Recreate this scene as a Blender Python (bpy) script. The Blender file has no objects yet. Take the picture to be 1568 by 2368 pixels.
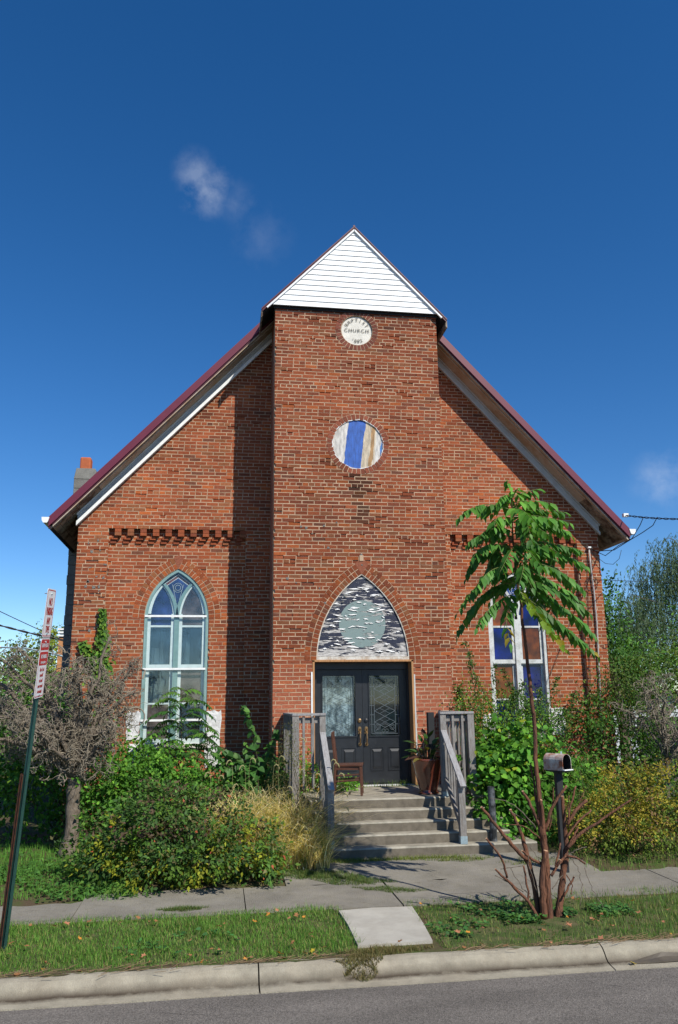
import bpy, math, random
import numpy as np
from mathutils import Vector, Matrix
random.seed(7); RNG=np.random.default_rng(11)
sc=bpy.context.scene; COL=sc.collection; R=math.radians
# ------------------------------------------------------------------ camera
CP=dict(c=(-2.44691,-13.60189,2.09414),yaw=0.15036,pit=0.23387,rol=-0.01258,f=1850.0)
def _basis():
    y,p,r=CP['yaw'],CP['pit'],CP['rol']
    fw=Vector((math.sin(y)*math.cos(p),math.cos(y)*math.cos(p),math.sin(p)))
    rr=Vector((math.cos(y),-math.sin(y),0)); u=rr.cross(fw)
    return fw, math.cos(r)*rr+math.sin(r)*u, -math.sin(r)*rr+math.cos(r)*u
FW,RT,UP=_basis(); CAM=Vector(CP['c'])
def at(x,y,Y):          # photo pixel (1568x2368 frame) at depth plane Y -> real point
    d=FW*CP['f']+RT*(x-784)-UP*(y-1184); t=(Y-CAM.y)/d.y; return CAM+d*t
def dirpx(x,y): return (FW*CP['f']+RT*(x-784)-UP*(y-1184)).normalized()
cd=bpy.data.cameras.new('camera'); cam=bpy.data.objects.new('camera',cd); COL.objects.link(cam)
cd.sensor_fit='VERTICAL'; cd.sensor_height=24; cd.lens=24*CP['f']/2368; cd.clip_end=2000; cd.clip_start=.05
M3=Matrix((RT,UP,-FW)).transposed(); cam.matrix_world=Matrix.Translation(CAM)@M3.to_4x4(); sc.camera=cam
# ------------------------------------------------------------------ light
SUN=Vector((.632,-1,1.15)).normalized()
W=bpy.data.worlds.new('World'); sc.world=W; W.use_nodes=True
def N(nt,t,**k):
    n=nt.nodes.new(t)
    for a,b in k.items():
        if a.startswith('i_'): n.inputs[a[2:].replace('_',' ')].default_value=b
        else: setattr(n,a,b)
    return n
nt=W.node_tree; nt.nodes.clear()
sky=N(nt,'ShaderNodeTexSky',sky_type='NISHITA',sun_disc=False,sun_elevation=math.asin(SUN.z),sun_rotation=math.atan2(SUN.x,SUN.y),altitude=300,air_density=.8,dust_density=.02,ozone_density=2.2)
hs=N(nt,'ShaderNodeHueSaturation'); hs.inputs['Hue'].default_value=.504; hs.inputs['Saturation'].default_value=1.33; hs.inputs['Value'].default_value=1.5
nt.links.new(sky.outputs[0],hs.inputs['Color'])
tc=N(nt,'ShaderNodeTexCoord')
nz=N(nt,'ShaderNodeTexNoise'); nz.inputs['Scale'].default_value=34; nz.inputs['Detail'].default_value=7; nz.inputs['Roughness'].default_value=.62
nt.links.new(tc.outputs['Generated'],nz.inputs['Vector'])
last=None
def mth(nt,op,a,b=None,c=None,clamp=False):
    m=N(nt,'ShaderNodeMath',operation=op,use_clamp=clamp)
    for i,v in enumerate((a,b,c)):
        if v is None: continue
        if isinstance(v,(int,float)): m.inputs[i].default_value=v
        else: nt.links.new(v,m.inputs[i])
    return m.outputs[0]
for (x,y,sz,am) in ((452,400,60,.18),(478,440,72,.24),(545,470,60,.07),(600,548,90,.05),(1535,1108,80,.20),(1500,1120,60,.07)):
    d=dirpx(x,y)
    sb=N(nt,'ShaderNodeVectorMath',operation='DISTANCE'); sb.inputs[1].default_value=d; nt.links.new(tc.outputs['Generated'],sb.inputs[0])
    r=sz/1850
    fall=mth(nt,'SUBTRACT',1,mth(nt,'DIVIDE',sb.outputs['Value'],r),clamp=True)
    m=mth(nt,'MULTIPLY',mth(nt,'MULTIPLY',mth(nt,'ADD',mth(nt,'MULTIPLY',mth(nt,'SUBTRACT',nz.outputs[0],.5),3.2),fall),fall,clamp=True),am,clamp=True)
    last=m if last is None else mth(nt,'MAXIMUM',last,m)
cm=N(nt,'ShaderNodeMixRGB'); cm.inputs[2].default_value=(9.5,10.2,11.2,1)
nt.links.new(last,cm.inputs[0]); nt.links.new(hs.outputs[0],cm.inputs[1])
bg=N(nt,'ShaderNodeBackground'); bg.inputs[1].default_value=.078; nt.links.new(cm.outputs[0],bg.inputs[0])
wo=N(nt,'ShaderNodeOutputWorld'); nt.links.new(bg.outputs[0],wo.inputs[0])
sl=bpy.data.lights.new('sun','SUN'); sl.energy=4.9; sl.angle=R(.5); sl.color=(1,.94,.83)
so=bpy.data.objects.new('sun',sl); COL.objects.link(so); so.rotation_euler=SUN.to_track_quat('Z','Y').to_euler(); so.location=(20,-30,40)
sc.view_settings.view_transform='Standard'; sc.view_settings.look='None'; sc.view_settings.exposure=.28; sc.view_settings.gamma=1
sc.render.resolution_x=678; sc.render.resolution_y=1024; sc.render.engine='CYCLES'
sc.cycles.max_bounces=6; sc.cycles.transparent_max_bounces=8
# ------------------------------------------------------------------ materials
def mat(name,col=(.5,.5,.5),rough=.7,spec=.3,metal=0,attr=False,noise=0,nscale=8,bump=0,bscale=60,transl=0,col2=None,stretch=None,detail=5,coat=0):
    m=bpy.data.materials.new(name); m.use_nodes=True; nt=m.node_tree; b=nt.nodes['Principled BSDF']
    b.inputs['Roughness'].default_value=rough; b.inputs['Specular IOR Level'].default_value=spec; b.inputs['Metallic'].default_value=metal
    b.inputs['Coat Weight'].default_value=coat
    tc=N(nt,'ShaderNodeTexCoord'); mp=N(nt,'ShaderNodeMapping')
    if stretch: mp.inputs['Scale'].default_value=stretch
    nt.links.new(tc.outputs['Object'],mp.inputs[0])
    if attr: a=N(nt,'ShaderNodeAttribute',attribute_name='Col'); base=a.outputs[0]
    else:
        c=N(nt,'ShaderNodeRGB'); c.outputs[0].default_value=(*col,1); base=c.outputs[0]
    if noise or col2:
        n=N(nt,'ShaderNodeTexNoise'); n.inputs['Scale'].default_value=nscale; n.inputs['Detail'].default_value=detail; n.inputs['Roughness'].default_value=.65
        nt.links.new(mp.outputs[0],n.inputs['Vector'])
        if col2:
            rp=N(nt,'ShaderNodeValToRGB'); rp.color_ramp.elements[0].position=.42; rp.color_ramp.elements[1].position=.6
            nt.links.new(n.outputs[0],rp.inputs[0])
            mx=N(nt,'ShaderNodeMixRGB'); mx.inputs[2].default_value=(*col2,1); nt.links.new(rp.outputs[0],mx.inputs[0]); nt.links.new(base,mx.inputs[1]); base=mx.outputs[0]
        if noise:
            mr=N(nt,'ShaderNodeMapRange'); mr.inputs[1].default_value=.3; mr.inputs[2].default_value=.7; mr.inputs[3].default_value=1-noise; mr.inputs[4].default_value=1+noise
            nt.links.new(n.outputs[0],mr.inputs[0])
            v=N(nt,'ShaderNodeVectorMath',operation='SCALE'); nt.links.new(base,v.inputs[0]); nt.links.new(mr.outputs[0],v.inputs['Scale']); base=v.outputs[0]
    nt.links.new(base,b.inputs['Base Color'])
    if bump:
        n2=N(nt,'ShaderNodeTexNoise'); n2.inputs['Scale'].default_value=bscale; n2.inputs['Detail'].default_value=4; nt.links.new(mp.outputs[0],n2.inputs['Vector'])
        bp=N(nt,'ShaderNodeBump'); bp.inputs['Strength'].default_value=bump; bp.inputs['Distance'].default_value=.02
        nt.links.new(n2.outputs[0],bp.inputs['Height']); nt.links.new(bp.outputs[0],b.inputs['Normal'])
    if transl:
        t=N(nt,'ShaderNodeBsdfTranslucent'); v=N(nt,'ShaderNodeVectorMath',operation='MULTIPLY'); v.inputs[1].default_value=(1.5,1.45,.6)
        nt.links.new(base,v.inputs[0]); nt.links.new(v.outputs[0],t.inputs[0])
        ms=N(nt,'ShaderNodeMixShader'); ms.inputs[0].default_value=transl
        nt.links.new(b.outputs[0],ms.inputs[1]); nt.links.new(t.outputs[0],ms.inputs[2]); nt.links.new(ms.outputs[0],nt.nodes['Material Output'].inputs[0])
    m['base']=1
    return m
M={}
M['brick']=mat('brick',attr=True,rough=.9,spec=.15,noise=.2,nscale=30,bump=.45,bscale=90)
M['brick_side']=None
M['mortar']=mat('mortar',(.43,.31,.21),.95,.1,noise=.25,nscale=6)
M['white_paint']=mat('white_paint',(.74,.76,.76),.5,.4,noise=.1,nscale=12,bump=.1)
M['peeling']=mat('peeling_white_paint',(.60,.58,.53),.7,.3,col2=(.40,.33,.26),nscale=7,stretch=(1,1,1),bump=.3)
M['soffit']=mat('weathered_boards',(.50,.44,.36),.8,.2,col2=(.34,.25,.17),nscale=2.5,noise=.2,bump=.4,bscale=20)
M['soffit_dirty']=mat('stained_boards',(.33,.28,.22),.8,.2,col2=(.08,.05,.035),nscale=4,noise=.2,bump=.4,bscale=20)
M['frieze']=mat('frieze_paint',(.52,.54,.54),.6,.3,col2=(.42,.42,.41),nscale=5,noise=.12,bump=.2)
M['maroon']=mat('maroon_metal',(.13,.018,.034),.38,.5,noise=.08,nscale=3)
M['maroon_dark']=mat('maroon_trim',(.075,.008,.018),.4,.5)
M['vinyl']=mat('vinyl_siding',(.76,.78,.79),.5,.4,noise=.05,nscale=1.5)
M['rawwood']=mat('raw_pine',(.38,.20,.09),.7,.2,noise=.25,nscale=5,stretch=(8,8,.7))
M['teal']=mat('teal_paint',(.22,.33,.32),.55,.35,noise=.12,nscale=10)
M['redtrim']=mat('brown_red_paint',(.19,.055,.05),.6,.3)
M['black']=mat('black_paint',(.016,.018,.022),.38,.5,noise=.25,nscale=9)
M['black_rough']=mat('dark_paint',(.02,.022,.025),.7,.3)
M['brass']=mat('tarnished_brass',(.30,.19,.09),.4,.5,.8,noise=.3,nscale=30)
M['steel']=mat('galvanised_steel',(.34,.43,.47),.45,.5,.5,noise=.2,nscale=30)
M['lead']=mat('lead_came',(.15,.18,.20),.5,.5,.3)
M['lead_dark']=mat('dark_lead',(.05,.075,.085),.5,.4,.2)
M['old_white']=mat('old_white_paint',(.58,.60,.59),.6,.3,col2=(.36,.37,.35),nscale=7,noise=.15,bump=.3)
M['teal']['base']=1
M['greywood']=mat('weathered_grey_wood',(.30,.29,.28),.85,.2,col2=(.17,.15,.135),nscale=6,stretch=(14,14,1.2),noise=.25,bump=.5,bscale=25)
M['greywood_top']=mat('weathered_rail_wood',(.34,.34,.345),.85,.2,col2=(.20,.19,.19),nscale=5,stretch=(9,2,2),noise=.25,bump=.5,bscale=25)
M['chair']=mat('brown_varnished_wood',(.085,.034,.02),.45,.4,noise=.25,nscale=12)
M['glaze']=mat('red_brown_glaze',(.12,.030,.016),.18,.6,noise=.5,nscale=4,coat=.5)
M['concrete']=mat('step_concrete',attr=True,rough=.9,spec=.15,nscale=7,noise=.3,bump=.5,bscale=120)
M['walk']=mat('pavement_concrete',(.245,.226,.185),.92,.15,col2=(.185,.172,.148),nscale=9,noise=.30,bump=.6,bscale=70,detail=9)
M['slab']=mat('pale_slab_concrete',(.43,.41,.36),.9,.15,col2=(.36,.34,.295),nscale=2.5,noise=.1,bump=.25,bscale=120)
M['kerb']=mat('kerb_concrete',(.33,.30,.235),.9,.15,col2=(.27,.24,.185),nscale=2.2,noise=.15,bump=.45,bscale=110)
M['asphalt']=mat('asphalt',(.165,.149,.132),.9,.2,noise=.55,nscale=85,bump=.8,bscale=120,detail=3)
M['soil']=mat('soil',(.10,.072,.045),.95,.1,col2=(.055,.075,.022),nscale=3,noise=.3,bump=.6,bscale=40)
M['lawn']=mat('lawn_ground',(.065,.095,.03),.95,.1,col2=(.10,.09,.045),nscale=4,noise=.3,bump=.7,bscale=60)
M['leaf']=mat('leaf',attr=True,rough=.5,spec=.25,transl=.32,noise=.2,nscale=14)
M['leafm']=mat('matt_leaf',attr=True,rough=.65,spec=.2,transl=.25)
M['straw']=mat('straw',attr=True,rough=.6,spec=.25,transl=.42)
M['bark']=mat('bark',(.20,.165,.13),.9,.15,col2=(.10,.08,.06),nscale=14,stretch=(2.5,2.5,.7),noise=.25,bump=.9,bscale=30)
M['bark_red']=mat('red_brown_bark',(.22,.10,.06),.92,.1,col2=(.070,.038,.028),nscale=9,stretch=(3,3,.35),noise=.45,bump=1.0,bscale=34)
M['twig']=mat('grey_twig_bark',(.27,.235,.18),.85,.2,col2=(.15,.125,.095),nscale=9,noise=.25)
M['cutwood']=mat('cut_wood',(.52,.33,.20),.8,.2,noise=.2,nscale=40)
M['darkstem']=mat('dark_stem',(.06,.05,.03),.8,.2)
M['signwhite']=mat('sign_white',(.70,.70,.72),.35,.5)
M['signred']=mat('sign_red',(.42,.022,.025),.4,.5)
M['greenpost']=mat('green_painted_steel',(.018,.065,.055),.5,.4,.2,noise=.3,nscale=14)
M['rust']=mat('rusty_steel',(.10,.038,.02),.85,.2,col2=(.05,.025,.018),nscale=20)
M['mailbox']=mat('rusty_white_enamel',(.56,.54,.50),.5,.4,col2=(.23,.07,.03),nscale=5,noise=.2)
M['stone']=mat('plaque_stone',(.62,.60,.54),.7,.3,noise=.15,nscale=7,bump=.3,bscale=30)
M['stone_dk']=mat('plaque_lettering',(.44,.42,.37),.8,.3)  # darker tone puts the shading of engraved grooves into the letter colour
M['block']=mat('concrete_block',(.21,.21,.195),.95,.1,col2=(.14,.14,.13),nscale=3,noise=.25,bump=.6)
M['flue']=mat('clay_flue',(.40,.115,.05),.8,.2,noise=.15,nscale=10)
M['plaster']=mat('white_patch_plaster',(.74,.75,.76),.8,.2,col2=(.50,.50,.50),nscale=6,noise=.12,bump=.8,bscale=16)
M['wire']=mat('black_cable',(.02,.02,.022),.6,.3)
M['pipe']=mat('grey_conduit',(.36,.33,.31),.6,.3,noise=.25,nscale=10)
M['curtain']=mat('curtain',(.42,.43,.42),.9,.1,noise=.15,nscale=6)
M['dark']=mat('interior_dark',(.03,.032,.035),.95,.1)  # near-black carries the gloom of the unlit inside in its colour
M['fence']=mat('dark_grey_fence_board',(.085,.08,.08),.85,.2,noise=.3,nscale=5,stretch=(6,6,1))
M['houseside']=mat('pale_house_siding',(.45,.48,.52),.7,.3)
M['litter']=mat('fallen_leaf',attr=True,rough=.7,spec=.2,transl=.2)
def glass(name,tint,tr,gl=.10,rough=.03,df=.35):
    m=bpy.data.materials.new(name); m.use_nodes=True; nt=m.node_tree
    nt.nodes.remove(nt.nodes['Principled BSDF']); o=nt.nodes['Material Output']
    t=N(nt,'ShaderNodeBsdfTransparent'); t.inputs[0].default_value=(*tr,1)
    d=N(nt,'ShaderNodeBsdfDiffuse'); gn=N(nt,'ShaderNodeTexNoise'); gn.inputs['Scale'].default_value=4.5; gn.inputs['Detail'].default_value=4; gtc=N(nt,'ShaderNodeTexCoord'); nt.links.new(gtc.outputs['Object'],gn.inputs['Vector'])
    gv=N(nt,'ShaderNodeVectorMath',operation='SCALE'); gv.inputs[0].default_value=tint; nt.links.new(mth(nt,'MULTIPLY',mth(nt,'POWER',gn.outputs[0],2.0),4.0),gv.inputs['Scale']); nt.links.new(gv.outputs[0],d.inputs[0])
    g=N(nt,'ShaderNodeBsdfGlossy'); g.inputs['Roughness'].default_value=rough
    a=N(nt,'ShaderNodeMixShader'); a.inputs[0].default_value=df; nt.links.new(t.outputs[0],a.inputs[1]); nt.links.new(d.outputs[0],a.inputs[2])
    b=N(nt,'ShaderNodeMixShader'); b.inputs[0].default_value=.04+gl; nt.links.new(a.outputs[0],b.inputs[1]); nt.links.new(g.outputs[0],b.inputs[2])
    nt.links.new(b.outputs[0],o.inputs[0]); return m
M['g_blue']=glass('blue_glass',(.025,.045,.17),(.08,.12,.55),.01,.03,.7)
M['g_skytint']=glass('sky_tinted_glass',(.05,.10,.15),(.78,.86,.90),.03,.03,.25)  # blue tint stands in for the bluish reflection on the panes
M['g_mauve']=glass('mauve_glass',(.15,.105,.10),(.35,.25,.25),.02,.03,.7)
M['g_sheer']=glass('sheer_glass',(.10,.14,.15),(.93,.97,.98),.01,.03,.12)
M['g_storm']=glass('storm_glass',(.10,.12,.12),(.93,.97,.97),.0,.02,.03)
M['g_door']=glass('door_glass',(.02,.035,.04),(.25,.33,.35),.03)
M['g_cobalt']=glass('cobalt_glass',(.002,.007,.105),(.02,.03,.4),.0,.03,.8)
M['g_amber']=glass('amber_glass',(.17,.042,.003),(.4,.12,.01),.0,.03,.8)
def kerb_mat():
    m=M['kerb']; nt=m.node_tree; b=nt.nodes['Principled BSDF']; src=b.inputs['Base Color'].links[0].from_socket
    tc=N(nt,'ShaderNodeTexCoord'); sp=N(nt,'ShaderNodeSeparateXYZ'); nt.links.new(tc.outputs['Object'],sp.inputs[0])
    n=N(nt,'ShaderNodeTexNoise'); n.inputs['Scale'].default_value=2.4; n.inputs['Detail'].default_value=6; n.inputs['Roughness'].default_value=.7; nt.links.new(tc.outputs['Object'],n.inputs['Vector'])
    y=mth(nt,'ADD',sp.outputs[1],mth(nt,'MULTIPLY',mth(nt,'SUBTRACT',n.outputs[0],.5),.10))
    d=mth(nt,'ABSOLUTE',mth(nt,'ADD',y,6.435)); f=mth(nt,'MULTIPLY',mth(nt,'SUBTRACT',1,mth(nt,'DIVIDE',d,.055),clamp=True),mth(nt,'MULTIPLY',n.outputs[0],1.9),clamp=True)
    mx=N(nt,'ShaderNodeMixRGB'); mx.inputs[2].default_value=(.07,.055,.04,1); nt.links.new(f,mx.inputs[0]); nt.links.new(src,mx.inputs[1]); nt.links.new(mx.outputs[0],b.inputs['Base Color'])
kerb_mat()
def lowvar(m,sc_,lo,hi,st=(1,1,1)):
    nt=m.node_tree; b=nt.nodes['Principled BSDF']; src=b.inputs['Base Color'].links[0].from_socket
    tc=N(nt,'ShaderNodeTexCoord'); mp=N(nt,'ShaderNodeMapping'); mp.inputs['Scale'].default_value=st; n=N(nt,'ShaderNodeTexNoise'); n.inputs['Scale'].default_value=sc_; n.inputs['Detail'].default_value=6; n.inputs['Roughness'].default_value=.7
    nt.links.new(tc.outputs['Object'],mp.inputs[0]); nt.links.new(mp.outputs[0],n.inputs['Vector'])
    mr=N(nt,'ShaderNodeMapRange'); mr.inputs[1].default_value=.35; mr.inputs[2].default_value=.65; mr.inputs[3].default_value=lo; mr.inputs[4].default_value=hi; nt.links.new(n.outputs[0],mr.inputs[0])
    v=N(nt,'ShaderNodeVectorMath',operation='SCALE'); nt.links.new(src,v.inputs[0]); nt.links.new(mr.outputs[0],v.inputs['Scale']); nt.links.new(v.outputs[0],b.inputs['Base Color'])
lowvar(M['asphalt'],1.3,.82,1.12,(.5,1.6,1)); lowvar(M['walk'],1.6,.78,1.10); lowvar(M['kerb'],5,.78,1.08); lowvar(M['slab'],3,.85,1.03); lowvar(M['brick'],1.1,.86,1.10,(1,1,.6)); lowvar(M['vinyl'],2.2,.90,1.02,(1,1,.4)); lowvar(M['greywood'],3,.75,1.15)
# ring board and tympanum
def panel_mats():
    m=bpy.data.materials.new('striped_plywood'); m.use_nodes=True; nt=m.node_tree; b=nt.nodes['Principled BSDF']; b.inputs['Roughness'].default_value=.7
    tc=N(nt,'ShaderNodeTexCoord'); sp=N(nt,'ShaderNodeSeparateXYZ'); nt.links.new(tc.outputs['Object'],sp.inputs[0])
    n=N(nt,'ShaderNodeTexNoise'); n.inputs['Scale'].default_value=9; n.inputs['Detail'].default_value=6; mp=N(nt,'ShaderNodeMapping'); mp.inputs['Scale'].default_value=(1,1,.25)
    nt.links.new(tc.outputs['Object'],mp.inputs[0]); nt.links.new(mp.outputs[0],n.inputs['Vector'])
    x=mth(nt,'ADD',sp.outputs[0],mth(nt,'MULTIPLY',mth(nt,'SUBTRACT',n.outputs[0],.5),.11))
    x=mth(nt,'SUBTRACT',x,mth(nt,'MULTIPLY',sp.outputs[2],.13))
    u=mth(nt,'ADD',mth(nt,'DIVIDE',x,.94),.5)
    r=N(nt,'ShaderNodeValToRGB'); r.color_ramp.interpolation='CONSTANT'; el=r.color_ramp.elements
    st=[(0,(.45,.43,.40)),(.16,(.50,.48,.45)),(.265,(.02,.09,.36)),(.60,(.45,.38,.28)),(.70,(.42,.36,.27)),(.745,(.33,.19,.08)),(.81,(.48,.42,.33)),(.85,(.52,.50,.47)),(.95,(.04,.14,.36))]
    el[0].position=0; el[0].color=(*st[0][1],1); el[1].position=st[1][0]; el[1].color=(*st[1][1],1)
    for p,c in st[2:]: e=el.new(p); e.color=(*c,1)
    nt.links.new(u,r.inputs[0])
    v=N(nt,'ShaderNodeVectorMath',operation='SCALE'); n2=N(nt,'ShaderNodeTexNoise'); n2.inputs['Scale'].default_value=26; n2.inputs['Detail'].default_value=6; nt.links.new(mp.outputs[0],n2.inputs['Vector'])
    nt.links.new(r.outputs[0],v.inputs[0]); nt.links.new(mth(nt,'ADD',.10,mth(nt,'MULTIPLY',n2.outputs[0],1.75)),v.inputs['Scale']); nt.links.new(v.outputs[0],b.inputs['Base Color'])
    M['stripe']=m
    m=bpy.data.materials.new('peeling_navy_board'); m.use_nodes=True; nt=m.node_tree; b=nt.nodes['Principled BSDF']; b.inputs['Roughness'].default_value=.7
    tc=N(nt,'ShaderNodeTexCoord')
    def nn(scale,st,det=6,ro=.6):
        mp=N(nt,'ShaderNodeMapping'); mp.inputs['Scale'].default_value=st; nt.links.new(tc.outputs['Object'],mp.inputs[0])
        n=N(nt,'ShaderNodeTexNoise'); n.inputs['Scale'].default_value=scale; n.inputs['Detail'].default_value=det; n.inputs['Roughness'].default_value=ro; nt.links.new(mp.outputs[0],n.inputs['Vector']); return n.outputs[0]
    def ramp(v,a,c):
        m=N(nt,'ShaderNodeMapRange'); m.inputs[1].default_value=a; m.inputs[2].default_value=c; nt.links.new(v,m.inputs[0]); return m.outputs[0]
    def mix(f,a,c):
        m=N(nt,'ShaderNodeMixRGB')
        nt.links.new(f,m.inputs[0])
        for i,q in ((1,a),(2,c)):
            if isinstance(q,tuple): m.inputs[i].default_value=(*q,1)
            else: nt.links.new(q,m.inputs[i])
        return m.outputs[0]
    wood=mix(ramp(nn(11,(1,1,5)),.38,.62),(.56,.54,.52),(.22,.21,.20))
    ds=N(nt,'ShaderNodeVectorMath',operation='DISTANCE'); ds.inputs[1].default_value=(.0,0,.62); nt.links.new(tc.outputs['Object'],ds.inputs[0])
    disc=mth(nt,'LESS_THAN',ds.outputs['Value'],.405)
    paint=mix(disc,(.007,.012,.035),(.17,.235,.23))
    base=mix(mth(nt,'LESS_THAN',ds.outputs['Value'],.415),(.0,.0,.0),(1,1,1))
    # paint survives less at the edge of the board and off the disc
    pk=nn(2.3,(1,1,7.5),9,.70)
    spz=N(nt,'ShaderNodeSeparateXYZ'); nt.links.new(tc.outputs['Object'],spz.inputs[0])
    thr=mth(nt,'SUBTRACT',mth(nt,'ADD',pk,mth(nt,'MULTIPLY',disc,.055)),mth(nt,'MULTIPLY',mth(nt,'SUBTRACT',1,mth(nt,'MULTIPLY',spz.outputs[2],3.2),clamp=True),.13))
    mask=ramp(thr,.470,.485)
    navy2=mix(ramp(nn(30,(1,1,5)),.62,.68),paint,(.38,.38,.38))
    colr=mix(mask,wood,navy2)
    nt.links.new(colr,b.inputs['Base Color'])
    bp=N(nt,'ShaderNodeBump'); bp.inputs['Strength'].default_value=.8; bp.inputs['Distance'].default_value=.01; nt.links.new(mask,bp.inputs['Height']); nt.links.new(bp.outputs[0],b.inputs['Normal'])
    M['tymp']=m
    # plain brick for faces seen only from the side
    m=bpy.data.materials.new('brick_courses'); m.use_nodes=True; nt=m.node_tree; b=nt.nodes['Principled BSDF']; b.inputs['Roughness'].default_value=.9
    tc=N(nt,'ShaderNodeTexCoord'); sp=N(nt,'ShaderNodeSeparateXYZ'); cb=N(nt,'ShaderNodeCombineXYZ'); nt.links.new(tc.outputs['Object'],sp.inputs[0])
    nt.links.new(mth(nt,'ADD',sp.outputs[0],sp.outputs[1]),cb.inputs[0]); nt.links.new(sp.outputs[2],cb.inputs[1])
    br=N(nt,'ShaderNodeTexBrick'); br.inputs['Scale'].default_value=1; br.inputs['Brick Width'].default_value=.22; br.inputs['Row Height'].default_value=.066; br.inputs['Mortar Size'].default_value=.005
    br.inputs['Color1'].default_value=(.33,.10,.055,1); br.inputs['Color2'].default_value=(.21,.075,.045,1); br.inputs['Mortar'].default_value=(.38,.30,.22,1)
    nt.links.new(cb.outputs[0],br.inputs['Vector']); nt.links.new(br.outputs['Color'],b.inputs['Base Color']); M['brick_side']=m
panel_mats()
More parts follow.
